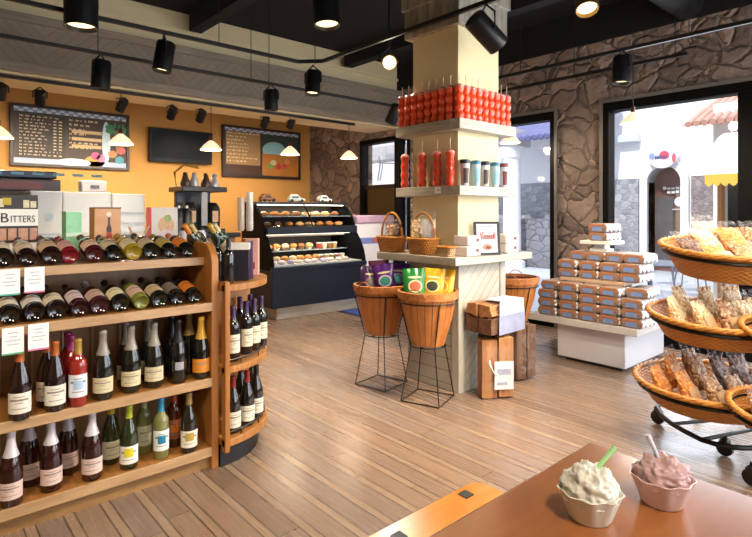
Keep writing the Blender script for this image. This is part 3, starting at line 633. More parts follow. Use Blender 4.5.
# ============================================================ counter, coffee machine, pastry case, back wall
ct = thing('service_counter', 'long service counter with dark top behind the wine rack', 'counter', (1.6, 5.3, 0))
G().box(-2.6, .88, -.35, .35, 0, 1.10).make('body', P('#8a6a4c', .6), ct, smooth=0); G().box(-2.65, .92, -.4, .4, 1.10, 1.145).make('worktop', P('#1a1c20', .25), ct, bevel=.005)
ZK = 1.1455; YK = 5.2
p = pY(200, 222, YK)
cm = thing('coffee_machine', 'tall black and chrome coffee brewer with pots on the service counter', 'coffee machine', (p.x, YK+.05, ZK))
CHR = P('#8f8c88', .2, .9); DK = P('#131315', .3)
G().cbox((0, 0, .02), (.42, .36, .04)).make('base', DK, cm, bevel=.005); G().cbox((0, .14, .23), (.36, .06, .40)).make('column', P('#34383e', .3, .4), cm, bevel=.005)
G().cbox((0, 0, .43), (.46, .36, .05)).make('head', DK, cm, bevel=.006); G().box(-.03, .03, -.16, -.15, .07, .40).make('gauge_strip', P('#b9b6b4', .3), cm)
G().tube([(-.18, .1, .45), (-.2, .1, .60), (-.1, .1, .68), (.05, .1, .66)], .012, 8).make('frame_tube', P('#b98d4a', .4, .5), cm)
for i, x in enumerate((-.15, -.06, .06, .15)):
    G().lathe([(0, 0), (.045, 0), (.05, .03), (.03, .09), (.02, .14), (0, .14)], 14).make('hopper', P('#c9c5c2' if i % 2 else '#5a4436', .25, .3), cm, loc=(x, -.05, .455))
for i, x in enumerate((-.16, .16)):
    G().lathe([(0, 0), (.075, 0), (.08, .03), (.08, .2), (.05, .26), (0, .26)], 18).make('pot', DK, cm, loc=(x*.72, -.07, .04)); G().cbox((x*.72, -.152, .16), (.06, .006, .11)).make('pot_label', P('#e2b98a', .5), cm)
p = pY(191, 222, YK-.1)
for i, u in enumerate((178, 186)):
    p = pY(u, 222, YK-.12); t = thing('thermal_carafe', 'black thermal carafe on the counter, %s' % ('beside the coffee brewer' if i else 'farther from the coffee brewer'), 'carafe', (p.x, YK-.12, ZK))
    G().lathe([(0, 0), (.055, 0), (.055, .2), (.035, .24), (0, .24)], 16).make('body', DK, t); G().lathe([(0, .24), (.03, .24), (.03, .265), (0, .265)], 12).make('lid', CHR, t)
for i, (u, hh) in enumerate(((241, .36), (247, .42))):
    p = pY(u, 232, 5.35); t = thing('cup_stack', 'tall stack of white paper cups, the %s of the pair' % ('taller' if i else 'shorter'), 'cups', (p.x, 5.35-.06*i, ZK))
    g = G(); g.lathe([(0, 0), (.03, 0)]+[q for k in range(int(hh/.03)) for q in ((.040, .03*k+.028), (.043, .03*k+.03), (.036, .03*k+.031))]+[(0, hh)], 16).make('cups', P('#d9cfc4' if not i else '#efece8', .5), t)
# pale appliance panels
def panelbox(name, label, cat, u0, u1, v0, Y, depth, col, z0=ZK):
    a, b = pY(u0, 200, Y), pY(u1, 200, Y); z1 = pY((u0+u1)/2, v0, Y).z
    t = thing(name, label, cat, ((a.x+b.x)/2, Y, z0)); w = (b.x-a.x)/2
    G().box(-w, w, 0, depth, 0, z1-z0).make('cabinet', P(col, .3, var=.06, scale=6), t, bevel=.006, smooth=0)
    G().box(-w*.94, w*.94, -.004, 0, (z1-z0)*.08, (z1-z0)*.94).make('front_panel', P('#b9bcbc', .25, var=.08, scale=8), t)
    return t, w, z1-z0
t, w, h = panelbox('ice_cream_freezer', 'pale grey appliance front nearest the cocktail book', 'appliance', 30, 62, 191, 4.95, .3, '#aeb4b8')
G().prism(oval(.03, .03), -.004, .0, RM((.02, -.01, h*.45), (PI/2, 0, 0))).make('emblem', P('#9fb0b8', .4), t)
t, w, h = panelbox('milk_cooler', 'wide white appliance front in the middle of the counter', 'appliance', 62.6, 111, 192, 5.0, .3, '#b8b5ac')
t, w, h = panelbox('display_fridge', 'narrow white framed appliance front nearest the easel', 'appliance', 112.5, 145, 194, 5.05, .3, '#b6b3b0')
for k in (.3, .55): G().box(-w*.9, w*.9, -.008, -.004, h*k, h*k+.006).make('shelf_line', P('#a9adb0', .4), t)
# dark trays beyond
for i, (u0, u1, v0, v1, col, lb) in enumerate(((-25, 57, 171, 178, '#26344a', 'dark blue topped machine hood beyond the cocktail book'), (-25, 61, 179, 191, '#4a3c3c', 'low dark machine body under the blue hood'))):
    Y = 6.0; a, b = pY(u0, 180, Y), pY(u1, 180, Y); z0, z1 = pY(30, v1, Y).z, pY(30, v0, Y).z
    if i == 1: zlow = 1.0
    t = thing('sandwich_press', lb, 'appliance', ((a.x+b.x)/2, Y, z0)); w = (b.x-a.x)/2
    G().box(-w, w, 0, .4, 0, z1-z0).make('body', P(col, .3, .2), t, bevel=.01)
    if i == 0:
        for k in range(6): G().box(-w+.1+k*.17, -w+.2+k*.17, -.004, 0, .03, .055).make('button', P('#6fb0c4', .4), t)
    else: G().box(-w*.5, w*.55, -.004, 0, .02, .09).make('vent_panel', P('#9a5a5a', .4), t); G().box(-w, w, .02, .38, -(z0-1.0), 0).make('stand', P('#6b5b50', .5), t)
a = pY(93, 192, 5.1); t = thing('card_reader', 'small grey box standing on the white appliance', 'device', (a.x, 5.12, pY(86.8, 192, 5.0).z+.002))
G().cbox((0, 0, .05), (.2, .12, .10)).make('body', P('#a9a2a2', .4), t, bevel=.01); G().box(-.03, .04, -.062, -.06, .03, .06).make('screen', P('#3a3f48', .3), t)
# ------------------------------------------------------------ pastry case
CX0, CX1, CY = 3.40, 4.915, 5.80; CW = CX1-CX0
pc = thing('pastry_case', 'dark refrigerated pastry case with curved glass on a pale plinth', 'display case', (CX0, CY, 0))
NAVY = P('#1a2130', .4, spec=.3); BLK = P('#0b0b0e', .6, spec=.06)
G().box(.09, CW, .04, .8, 0, .15).make('plinth', PALEW, pc, bevel=.004)
G().box(0, CW, 0, .8, .15, .62).make('body', NAVY, pc, bevel=.01); G().box(-.005, CW+.005, -.015, .03, .61, .66).make('ledge', NAVY, pc, bevel=.006)
prof = [(0, .62)]+[(.0+.20*(i/10)**2.0, .62+.44*i/10) for i in range(11)]+[(.20, 1.10), (.22, 1.12), (.30, 1.30), (.42, 1.42), (.52, 1.47), (.8, 1.47), (.8, .62)]
for x0 in (0, CW-.035): G().prism(prof, x0, x0+.035, MYZ).make('end_panel', BLK, pc, smooth=0, bevel=.003)
def strip(pts, x0, x1, g): 
    n = len(pts); return g.add([(x, y, z) for x in (x0, x1) for y, z in pts], [(i, i+1, n+i+1, n+i) for i in range(n-1)])
strip([(.005+.20*(i/10)**2, .66+.38*i/10) for i in range(11)], .035, CW-.035, G()).make('lower_glass', CASEGL, pc, smooth=60)
strip([(.22, 1.16), (.25, 1.22), (.30, 1.30), (.36, 1.37), (.44, 1.44)], .035, CW-.035, G()).make('upper_glass', CASEGL, pc, smooth=60)
G().box(.03, CW-.03, .16, .8, 1.06, 1.155).make('middle_deck', NAVY, pc, bevel=.004); G().box(.05, CW-.25, .185, .20, 1.03, 1.055).make('price_rail', P('#e6d9c6', .5), pc)
G().box(0, CW, .42, .82, 1.45, 1.485).make('top', P('#20222c', .3), pc, bevel=.005); G().box(.03, CW-.03, .78, .8, .66, 1.45).make('back_wall', P('#3b3026', .6), pc)
G().box(.04, CW-.04, .05, .78, .66, .675).make('deck', P('#c6c2bc', .4), pc); G().box(.04, CW-.04, .38, .78, .82, .83).make('glass_shelf', P('#9fa8a8', .2), pc)
G().box(.04, CW-.04, .30, .78, 1.285, 1.295).make('glass_shelf', P('#9fa8a8', .2), pc)
G().tube([(CW*.5, .22, 1.155), (CW*.5, .30, 1.30), (CW*.5, .44, 1.45)], .012, 6).make('glazing_bar', BLK, pc)
g = G().box(.06, CW-.06, .45, .48, 1.44, 1.45).box(.06, CW-.06, .30, .33, 1.05, 1.06)
g.make('lamp_strip', emis('case_lamp', '#fff0d8', 5), pc)
for z, y in ((1.40, CY+.55), (1.04, CY+.33)):
    light('case_lamp_light', 'AREA', (CX0+CW/2, y, z), 5, (1, .93, .8), (CX0+CW/2, y+.02, 0), shape='RECTANGLE', size=CW-.15, size_y=.06)
rg = random.Random(11)
PAST = ['#b9772f', '#c98c46', '#d9a862', '#8a5426', '#e2c190']
def pastry(kind, i, loc, label, grp):
    c = PAST[rg.randrange(5)]
    if kind == 'muffin':
        t = thing('muffin', label, 'muffin', loc, 0, grp); G().lathe([(0, 0), (.035, 0), (.045, .05), (0, .05)], 14).make('paper_cup', P('#d9c7b0' if i % 2 else '#8c6a50', .7), t); G().ball((0, 0, .055), (.055, .055, .04), 12, jit=.08, seed=i).make('top', P(c, .6, var=.25, scale=60), t)
    elif kind == 'jar':
        t = thing('dessert_cup', label, 'dessert', loc, 0, grp); G().lathe([(0, 0), (.032, 0), (.042, .075), (0, .075)], 14).make('cup', P(['#8a5a34', '#b58a4a', '#6f7a3a', '#a8442e', '#d8cfae'][i % 5], .35, var=.3, scale=40), t); G().lathe([(.044, .075), (.044, .085), (0, .09)], 14).make('lid', P('#d9dcd2', .3), t)
    elif kind == 'bag':
        t = thing('wrapped_cookie', label, 'cookie', loc, rg.uniform(-.3, .3), grp); G().ball((0, 0, .028), (.06, .035, .028), 12, jit=.1, seed=i).make('wrap', P(['#e3dcd8', '#d9c4bc', '#c8b9d2', '#eadfcb'][i % 4], .25, var=.2, scale=60), t)
    else:
        t = thing('pastry', label, 'pastry', loc, rg.uniform(-.5, .5), grp); G().ball((0, 0, .03), (.07, .045, .032), 12, jit=.12, seed=i).make('crust', P(c, .5, var=.3, scale=50), t); G().ball((0, 0, .052), (.045, .026, .014), 10, jit=.15, seed=i+50).make('glaze', P(['#ecdcc0', '#7a3f22', '#d8a65a'][i % 3], .3), t)
    return t
for i in range(10):
    pastry('bag', i, (CX0+.10+i*.128, CY+.13+.02*(i % 2), .676), 'small wrapped cookie, %s along the front of the lower case' % ORD[i], 'wrapped cookies in the lower case')
for i in range(6):
    pastry('muffin', i, (CX0+.24+i*.125, CY+.30, .676), 'large golden muffin, %s from the wine rack side of the case' % ORD[i], 'muffins in the lower case')
for i in range(6):
    pastry('muffin', i+20, (CX0+.20+i*.13, CY+.45, .8305), 'muffin on the inner glass shelf, %s from the wine rack side' % ORD[i], 'muffins on the inner shelf')
for i in range(5):
    pastry('jar', i, (CX0+.95+i*.09, CY+.30, .676), 'lidded dessert cup in the lower case, %s after the muffins' % ORD[i], 'dessert cups in the lower case')
for i in range(4):
    pastry('jar', i+3, (CX0+1.02+i*.09, CY+.45, .8305), 'lidded dessert cup on the inner shelf, %s after the muffins' % ORD[i], 'dessert cups on the inner shelf')
for i in range(8):
    pastry('loaf', i, (CX0+.12+i*.165, CY+.33, 1.1555), 'glazed pastry on the deck of the upper case, %s from the wine rack side' % ORD[i], 'pastries on the upper deck')
for i in range(8):
    pastry('loaf', i+9, (CX0+.12+i*.165, CY+.42, 1.2955), 'glazed pastry on the glass shelf of the upper case, %s from the wine rack side' % ORD[i], 'pastries on the upper glass shelf')
# little car ornaments on the case
def toycar(u, label, body, roof, rz):
    p = pY(u, 200, CY+.60); t = thing('toy_car', label, 'ornament', (p.x, CY+.60, 1.4855), rz, 'car ornaments on the pastry case')
    G().prism([(-.11, .02), (.12, .02), (.125, .05), (.06, .06), (.03, .095), (-.08, .095), (-.11, .06)], -.045, .045, RM((0, 0, 0), (PI/2, 0, 0))).make('body', P(body, .4, var=.2, scale=40), t, bevel=.008)
    G().prism([(-.085, .085), (.03, .085), (.02, .11), (-.075, .11)], -.04, .04, RM((0, 0, 0), (PI/2, 0, 0))).make('roof', P(roof, .4), t, bevel=.006)
    G().box(-.07, .025, -.047, -.044, .06, .085).make('window', P('#3c4650', .2), t)
    for x in (-.07, .075):
        for y in (-.047, .047): G().tube([(x, y-.006, .022), (x, y+.006, .022)], .022, 12).make('wheel', BLACK, t)
toycar(267, 'brown toy car ornament on the pastry case', '#8a5a3a', '#6b4026', .1); toycar(296, 'pale blue and white toy car ornament on the pastry case', '#c7d8dc', '#eceae4', -.25); toycar(324, 'white toy car ornament with spots on the pastry case', '#e6e4e0', '#b9bcc0', .1)
# white ice cream chest and blue mat beyond the case
fz = thing('ice_cream_chest', 'white ice cream chest with pink and blue stickers beyond the pastry case', 'freezer', (5.36, 6.35, 0))
G().box(-.4, .33, -.3, .3, 0, 1.18).make('body', P('#eceaf0', .35, var=.04), fz, bevel=.02); G().box(-.40, .33, -.32, .3, 1.18, 1.30).make('lid', P('#c9a8c4', .3, var=.3, scale=8), fz, bevel=.02)
G().box(-.36, .3, -.305, -.30, .88, .97).make('sticker', P('#7a86c8', .4, var=.4, scale=12), fz); G().box(-.1, .2, -.307, -.305, .90, .96).make('sticker', P('#d86a5a', .4), fz)
G().box(-.405, -.40, -.25, .25, .88, .97).make('sticker', P('#b86a8a', .4, var=.4, scale=12), fz)
t = thing('floor_mat', 'blue floor mat between the pastry case and the baskets', 'mat', (*pz(372, 312, 0).xy, .0005), 0)
G().box(-.3, .5, -.25, .3, 0, .012).make('pile', P('#3c55a8', .9, var=.2, scale=60), t); G().box(-.33, .53, -.28, .33, 0, .006).make('border', P('#222a4c', .8), t)
# ------------------------------------------------------------ back wall boards and screen
def wallrect(u0, v0, u1, v1, Y):
    a, b = pY(u0, v0, Y), pY(u1, v1, Y); return a.x, b.x, b.z, a.z
MENUBR = P('#3d2c20', .5, var=.3, scale=2.5); SKYB = P('#a9b7cf', .5)
def board(name, label, u0, v0, u1, v1):
    x0, x1, z0, z1 = wallrect(u0, v0, u1, v1, YB-.05); t = thing(name, label, 'menu board', ((x0+x1)/2, YB-.05, (z0+z1)/2)); w, h = (x1-x0)/2, (z1-z0)/2
    G().box(-w+.03, w-.03, 0, .03, -h+.03, h-.03).make('panel', MENUBR, t, smooth=0)
    G().box(-w, w, -.02, .04, h-.035, h).box(-w, w, -.02, .04, -h, -h+.035).box(-w, -w+.035, -.02, .04, -h+.035, h-.035).box(w-.035, w, -.02, .04, -h+.035, h-.035).make('frame', P('#2c1a12', .4), t, smooth=0, bevel=.004)
    return t, w, h
def checks(t, x0, x1, z0, z1, n):
    g, g2 = G(), G()
    for i in range(n):
        for j in range(2): (g if (i+j) % 2 else g2).box(x0+(x1-x0)*i/n, x0+(x1-x0)*(i+1)/n, -.004, 0, z0+(z1-z0)*j/2, z0+(z1-z0)*(j+1)/2)
    g.make('check_border', P('#d3dae4', .5), t, smooth=0); g2.make('check_border', P('#7f95bc', .5), t, smooth=0)
def lines(t, x0, x1, z0, z1, rows, seed, price=True, col='#e3c9a4'):
    r = random.Random(seed); g = G(); dz = (z1-z0)/rows
    for k in range(rows):
        g = G(); z = z1-(k+.6)*dz; x = x0; stop = x0+(x1-x0)*(.45+.25*r.random())
        if k == 0 or k == rows-2: stop = x1-.03
        while x < stop:
            l = .02+.045*r.random()
            for q in range(max(1, int(l/.016))): g.box(x+q*.016, x+q*.016+.011, -.004, -.001, z+r.uniform(0, .006), z+dz*(.30+.2*r.random()))
            x += l+.014
        if price and k not in (0, rows-2):
            for px in (.80, .93): g.box(x0+(x1-x0)*px-.02, x0+(x1-x0)*px+.016, -.004, -.001, z, z+dz*.36)
        g.make('lettering', P(col, .6), t, smooth=0)
t, w, h = board('menu_board', 'framed brown menu board with surfboard and palm picture', 10, 102, 129, 171)
checks(t, -w+.04, w-.04, h-.10, h-.04, 26); G().box(-w+.04, w-.04, -.003, 0, -h+.04, -h+.11).make('lower_border', SKYB, t)
G().box(-w+.08, -.10, -.0008, 0, -h+.12, h-.11).make('chalk_panel', P('#2a1d14', .5, var=.25, scale=4), t)
G().box(-w+.08, -.10, -.002, 0, h-.14, h-.09).make('header_strip', P('#1d2a24', .5), t)
lines(t, -w+.10, -.12, -h+.13, h-.14, 13, 5); G().box(-.06, .37, -.0008, 0, -.15, h-.12).make('chalk_panel', P('#3a291c', .5), t); lines(t, -.05, .35, -.16, h-.13, 7, 8, False)
for z in (.08, -.02, -.12): G().box(-.02, .36, -.003, -.001, z, z+.045).make('highlight_strip', P('#d7b98a', .6), t)
G().prism([(a+.42, b-.02) for a, b in oval(.055, .30)], 0, .004, RM((0, 0, 0), (PI/2, 0, 0))).make('surfboard_picture', P('#c3dde6', .4), t)
G().prism([(a+.01, b-.33) for a, b in oval(.21, .055)], 0, .004, RM((0, 0, 0), (PI/2, 0, 0))).make('surfboard_picture', P('#c9dfe6', .4), t)
G().prism([(a+.27, b-.30) for a, b in oval(.13, .08)], 0, .003, RM((0, 0, 0), (PI/2, 0, 0))).make('sand_picture', P('#cf9a3c', .5, var=.3), t)
g = G()
for k in range(7): a = k*.9; g.prism([(.56+.10*math.cos(a)+p_*math.cos(a)-q_*math.sin(a)*.0+.0, .18+.06*math.sin(a)+q_) for p_, q_ in oval(.07, .04, 10)], 0, .006+.0004*k, RM((0, 0, 0), (PI/2, 0, 0)))
g.make('palm_picture', P('#2f7a4a', .5, var=.3), t); G().box(.55, .575, -.004, 0, -.2, .16).make('trunk_picture', P('#8a6a40', .6), t)
for (x, z, c_) in ((.28, -.22, '#d2508a'), (.35, -.25, '#e07aa4'), (.62, -.12, '#c8605a'), (.60, -.26, '#4a9ab0'), (.50, -.18, '#c98a5a')): G().prism([(a+x, b+z) for a, b in oval(.06, .055, 12)], 0, .007, RM((0, 0, 0), (PI/2, 0, 0))).make('drink_picture', P(c_, .5, var=.3, scale=30), t)
t, w, h = board('menu_board', 'framed menu board with beach picture near the pastry case', 222.5, 124, 300, 180)
checks(t, -w+.04, w-.04, h-.09, h-.04, 22); lines(t, -w+.08, -.08, -.2, h-.10, 9, 21, False, '#f0dcb4'); G().box(-w+.06, -.06, -.0008, 0, -.22, h-.10).make('chalk_panel', P('#a98355', .5), t)
G().box(-w+.08, -.34, -.003, 0, -h+.08, -.22).box(-.33, -.07, -.003, 0, -h+.08, -.22).make('price_panel', P('#4c2c1c', .5), t)
G().box(-.02, w-.04, -.002, 0, .0, h-.10).make('night_sky_picture', P('#2c3a34', .5, var=.3), t); G().prism([(a+.22, b+.06) for a, b in oval(.24, .16)], 0, .004, RM((0, 0, 0), (PI/2, 0, 0))).make('wave_picture', P('#8fc0c8', .5, var=.15), t)
G().box(-.02, w-.04, -.005, 0, -h+.05, .0).make('table_picture', P('#b8762e', .5, var=.3, scale=6), t)
for (x, z, c_) in ((.2, -.15, '#cfc49a'), (.3, -.22, '#b8402c'), (.42, -.2, '#c84a34'), (.14, -.22, '#7a9a4a'), (.48, -.12, '#d98a4a')): G().prism([(a+x, b+z) for a, b in oval(.06, .05, 12)], 0, .007, RM((0, 0, 0), (PI/2, 0, 0))).make('food_picture', P(c_, .5, var=.3, scale=30), t)
x0, x1, z0, z1 = wallrect(149, 127, 212, 165, YB-.12); t = thing('tv', 'wide black flat television hanging between the menu boards', 'television', ((x0+x1)/2, YB-.14, (z0+z1)/2), 0, rot=(.06, 0, 0)); w, h = (x1-x0)/2, (z1-z0)/2
G().box(-w, w, 0, .06, -h, h).make('bezel', P('#0a0a0c', .3, spec=.15), t, bevel=.008); G().box(-w+.03, w-.03, -.002, 0, -h+.06, h-.03).make('screen', P('#0b0c10', .3, var=.3, scale=2, spec=.08), t); G().cbox((0, .09, 0), (.3, .07, .2)).make('wall_bracket', BLACK, t)
# ============================================================ pillar shelves and what stands on them
def wrap_shelf(x0, x1, y0, y1, z0, z1, label, mat=PALEW):
    t = thing('wrap_shelf', label, 'shelf', (px0, py0, z0)); M = Matrix.Translation((-px0, -py0, -z0))
    G().box(x0, x1, y0, py0, z0, z1, M).box(px1, x1, py0, y1, z0, z1, M).make('front_board', PALEW, t, bevel=.004)
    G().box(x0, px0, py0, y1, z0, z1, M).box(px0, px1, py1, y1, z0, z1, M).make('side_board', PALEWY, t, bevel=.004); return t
wrap_shelf(3.018, 3.724, 2.511, 3.186, 1.958, 2.037, 'whitewashed shelf around the pillar holding the red tube cups'); ts = 2.0375
wrap_shelf(3.018, 3.724, 2.511, 3.186, 1.472, 1.545, 'whitewashed shelf around the pillar holding tumblers and orange tubes'); ms = 1.5455
wrap_shelf(2.93, 3.90, 2.475, 3.32, .965, 1.023, 'lowest whitewashed shelf around the pillar with gift baskets'); bs = 1.0235
cd_ = thing('price_card', 'tiny pale card on the edge of the middle pillar shelf', 'price tag', (3.014, 2.72, 1.49)); G().box(-.002, 0, -.03, .03, 0, .045).make('card', PAPER, cd_); G().box(-.003, -.002, -.02, .02, .018, .022).box(-.003, -.002, -.02, .01, .028, .032).make('lettering', P('#8a8478'), cd_)
def tubecup(label, loc, col, h=.235, r=.0365, straw=.10, grp=None, lid='#d9877c'):
    t = thing('tube_cup', label, 'cup', loc, 0, grp)
    pr = [(0, 0), (r*.8, 0)]+[(r*(.88+.12*math.sin(2*PI*(k/24)*3.5-1.2)), h*k/24) for k in range(1, 25)]
    G().lathe(pr+[(0, h)], 14).make('body', P(col, .3, 0, .3, 90, 0, .4), t); G().lathe([(r*.95, h), (r*.98, h+.008), (r*.6, h+.022), (.008, h+.028), (0, h+.028)], 14).make('lid', P(lid, .3), t)
    G().tube([(.0, 0, h), (.004, 0, h+straw)], .0028, 6).make('straw', P('#e2c9b4', .4), t); return t
proto = None
for i in range(9):
    x = 3.075+i*.074; lb = 'red tube cup on the top pillar shelf, bright face, %s from the corner' % ORD[i]
    if proto is None: proto = tubecup(lb, (x, 2.565, ts), '#ee4a1c', grp='red tube cups on the top pillar shelf')
    else: dup(proto, (x, 2.565, ts), label=lb)
for i in range(8):
    dup(proto, (3.07, 2.645+i*.074, ts), label='red tube cup on the top pillar shelf, shaded face, %s from the corner' % ORD[i])
for i in range(7): dup(proto, (3.072+.076, 2.0, ts)) if False else None
for i, u in enumerate((405, 422, 437, 450)):
    p = pX(u, 188, 3.065); tubecup('tall orange red tube cup on the middle pillar shelf, %s from the corner' % ORD[3-i], (3.065, p.y, ms), '#dd4420', .25, .036, .11, 'orange tube cups on the middle pillar shelf', '#e59a86')
for i, (u, kind) in enumerate(((465, 'white'), (476, 'blue'), (485, 'white'), (495, 'blue'), (504, 'red'))):
    p = pY(u, 188, 2.56); wd = {'white': 'white travel mug with black lid', 'blue': 'clear blue tumbler with teal band', 'red': 'white tumbler with red and black lid'}[kind]
    t = thing('travel_tumbler', '%s, %s from the pillar corner on the middle shelf' % (wd, ORD[i]), 'tumbler', (p.x, 2.56, ms))
    G().lathe([(0, 0), (.026, 0), (.036, .17), (0, .17)], 16).make('body', P({'white': '#d9d4d6', 'blue': '#b9d0da', 'red': '#cfd6e2'}[kind], .2), t)
    G().lathe([(.037, .165), (.038, .19), (.034, .195), (0, .195)], 16).make('lid', P({'white': '#2a2830', 'blue': '#3f7f9c', 'red': '#3a3340'}[kind], .3), t)
    G().lathe([(.0275, .02), (.0342, .13)], 10, a0=-PI*.9, a1=-PI*.45).make('printed_panel', P({'white': '#5a4238', 'blue': '#8fc4d8', 'red': '#7c3a3c'}[kind], .4), t)
    if kind == 'red': G().lathe([(.0385, .172), (.0385, .182)], 16).make('lid_ring', P('#c8402c', .4), t)
    if kind == 'blue': G().tube([(0, 0, .19), (.01, 0, .26)], .004, 6).make('straw', P('#c4d8dc', .3), t)
# treat bags
def bagmesh(w, h, d, seed, ruffle=.25, jit=.0, nx=10, ny=12):
    r = random.Random(seed); g = G(); vs = []; fs = []
    for sgn in (1, -1):
        for j in range(ny+1):
            y = j/ny; prof_ = max(0, min(1, y/.06))**.5*(1-max(0, (y-.45)/.55)**1.4)
            for i in range(nx+1):
                x = 2*i/nx-1; th = d/2*prof_*max(0, 1-abs(x)**3)**.6; q = jit*r.uniform(-1, 1) if 0 < i < nx else 0
                wv = .006*math.sin(9*x+seed)*max(0, (y-.72)/.28)
                vs.append((w/2*x*(1-.06*math.sin(PI*y)), -sgn*(th+q*prof_)+wv, h*y))
    n = (nx+1)*(ny+1)
    for s_ in (0, 1):
        for j in range(ny):
            for i in range(nx):
                a = s_*n+j*(nx+1)+i; fs.append((a, a+1, a+nx+2, a+nx+1))
    for j in range(ny):
        for i in (0, nx): a = j*(nx+1)+i; fs.append((a, a+nx+1, n+a+nx+1, n+a))
    for i in range(nx): fs.append((i, i+1, n+i+1, n+i)); 
    return g.add(vs, fs)
def frontpatch(w, h, d, cx, cz, rx, rz, off=.002):
    g = G(); vs = [(cx, 0, cz)]
    def th(x, z):
        X = 2*x/w; y = z/h; return d/2*max(0, min(1, y/.06))**.5*(1-max(0, (y-.45)/.55)**1.4)*max(0, 1-abs(X)**3)**.6
    vs = [(cx, -th(cx, cz)-off, cz)]
    for ring in (.5, 1):
        for i in range(18): x, z = cx+rx*ring*math.cos(2*PI*i/18), cz+rz*ring*math.sin(2*PI*i/18); vs.append((x, -th(x, z)-off, z))
    fs = [(0, 1+i, 1+(i+1) % 18) for i in range(18)]+[(1+i, 19+i, 19+(i+1) % 18, 1+(i+1) % 18) for i in range(18)]
    return g.add(vs, fs)
def coffee_bag(label, loc, rot, col, badge, ring, w=.17, h=.27, cat='bag', grp='foil bags in the bushel baskets'):
    t = thing('foil_bag', label, cat, loc, 0, grp, (rot[0]-.05*(len(label) % 3), .16*((len(label) % 5)-2)/2, rot[2]))
    bagmesh(w, h, .075, len(label) % 50, jit=.002).make('pouch', P(col, .28, 0, .2, 30, .3, .3), t, smooth=60)
    frontpatch(w, h, .075, 0, h*.52, w*.30, h*.17, .003).make('badge', P(ring, .4, var=.3, scale=60), t, smooth=60); frontpatch(w, h, .075, 0, h*.52, w*.24, h*.13, .005).make('badge_centre', P(badge, .4, var=.5, scale=90), t, smooth=60)
    frontpatch(w, h, .075, 0, h*.76, w*.3, h*.03, .003).make('lettering', P('#d9c89a', .4), t, smooth=60); return t
def rectpatch(w, h, d, x0, x1, z0, z1, off):
    vs = []; n = 8
    for j in range(n+1):
        for i in range(n+1):
            x, z = x0+(x1-x0)*i/n, z0+(z1-z0)*j/n; X, y = 2*x/w, z/h
            vs.append((x, -d/2*max(0, min(1, y/.06))**.5*(1-max(0, (y-.45)/.55)**1.4)*max(0, 1-abs(X)**3)**.6-off, z))
    return G().add(vs, [(j*(n+1)+i, j*(n+1)+i+1, (j+1)*(n+1)+i+1, (j+1)*(n+1)+i) for j in range(n) for i in range(n)])
def treat_bag(label, loc, rot, mat, w=.13, h=.22, d=.075, grp=None, seed=1, film=True, base=None):
    t = thing('treat_bag', label, 'bag', loc, 0, grp, rot)
    bagmesh(w*.94, h*.8, d*.94, seed, jit=.006, nx=14, ny=14).make('treats', mat, t, smooth=60)
    if base: rectpatch(w, h, d, -w*.36, w*.36, h*.07, h*.40, .004).make('paper_label', base, t, smooth=60)
    if film: bagmesh(w, h, d, seed+3, jit=.004).make('cellophane', FILM, t, smooth=60)
    return t
CARAM = speckle('caramel_corn', ['#b8641c', '#e08f2c', '#d9771f', '#f0b45a'], 75); NUTS = speckle('nut_clusters', ['#7d4824', '#bd8448', '#9c6030', '#ecd0a4', '#6b3a1e'], 70); POP = speckle('kettle_corn', ['#e0bc80', '#f8e8c2', '#cf9c5c', '#f0d6a4'], 70)
CHOC = speckle('chocolate_clusters', ['#3a2118', '#5c3826', '#7c5238', '#2c1812'], 60); MIXN = speckle('trail_mix', ['#7a4a2a', '#b98a58', '#8a2f22', '#d9b98a', '#4a2c1c'], 65); KRAFT = P('#c29a6c', .5, var=.15); BISC = speckle('biscuit_bits', ['#d9b27c', '#f0deb8', '#c2945a'], 60)
# gift baskets on the lowest pillar shelf
def gift_basket(label, loc, rz, w=.25, d=.17, h=.10, mat=WICK, handle=True, hh=.15):
    t = thing('gift_basket', label, 'basket', loc, rz)
    ov = lambda r, z, a: (r, z)
    g = G(); S_ = Matrix.Diagonal((1, d/w, 1, 1))
    def sq(r, z, a): e = 4; k = (abs(math.cos(a))**e+abs(math.sin(a))**e)**(-1/e); return r*k, z
    g.lathe([(0, 0), (w*.36, 0), (w*.46, h), (w*.44, h), (w*.34, .012), (0, .012)], 32, S_, fn=sq).make('basket', mat, t, smooth=50)
    pts = []
    for i in range(40): a = 2*PI*i/40; r, _ = sq(w*.455, 0, a); pts.append((r*math.cos(a), r*math.sin(a)*d/w, h))
    G().tube(pts, .009, 8, True).make('rim', ROPE, t)
    if handle: G().tube([(w*.46*math.cos(PI*i/16), 0, h+hh*math.sin(PI*i/16)) for i in range(17)], .009, 8).make('handle', ROPE, t)
    return t
b1 = pX(391, 249, 3.03); b2 = pX(423, 250, 3.02); b3 = pX(447, 254, 2.985)
gift_basket('brown wicker gift basket with handle, farther from the pillar corner', (3.03, b1.y-.01, bs), PI/2, .27, .2, .12, WICK, True, .20)
gift_basket('brown wicker gift basket with handle holding white bags', (3.02, b2.y, bs), PI/2, .27, .2, .12, WICK, True, .20)
gift_basket('small pale woven tray basket at the pillar corner', (2.985, b3.y, bs), PI/2, .15, .10, .07, wicker('pale_wicker', '#b9855a', '#e6c8a0', 40, 70), False)
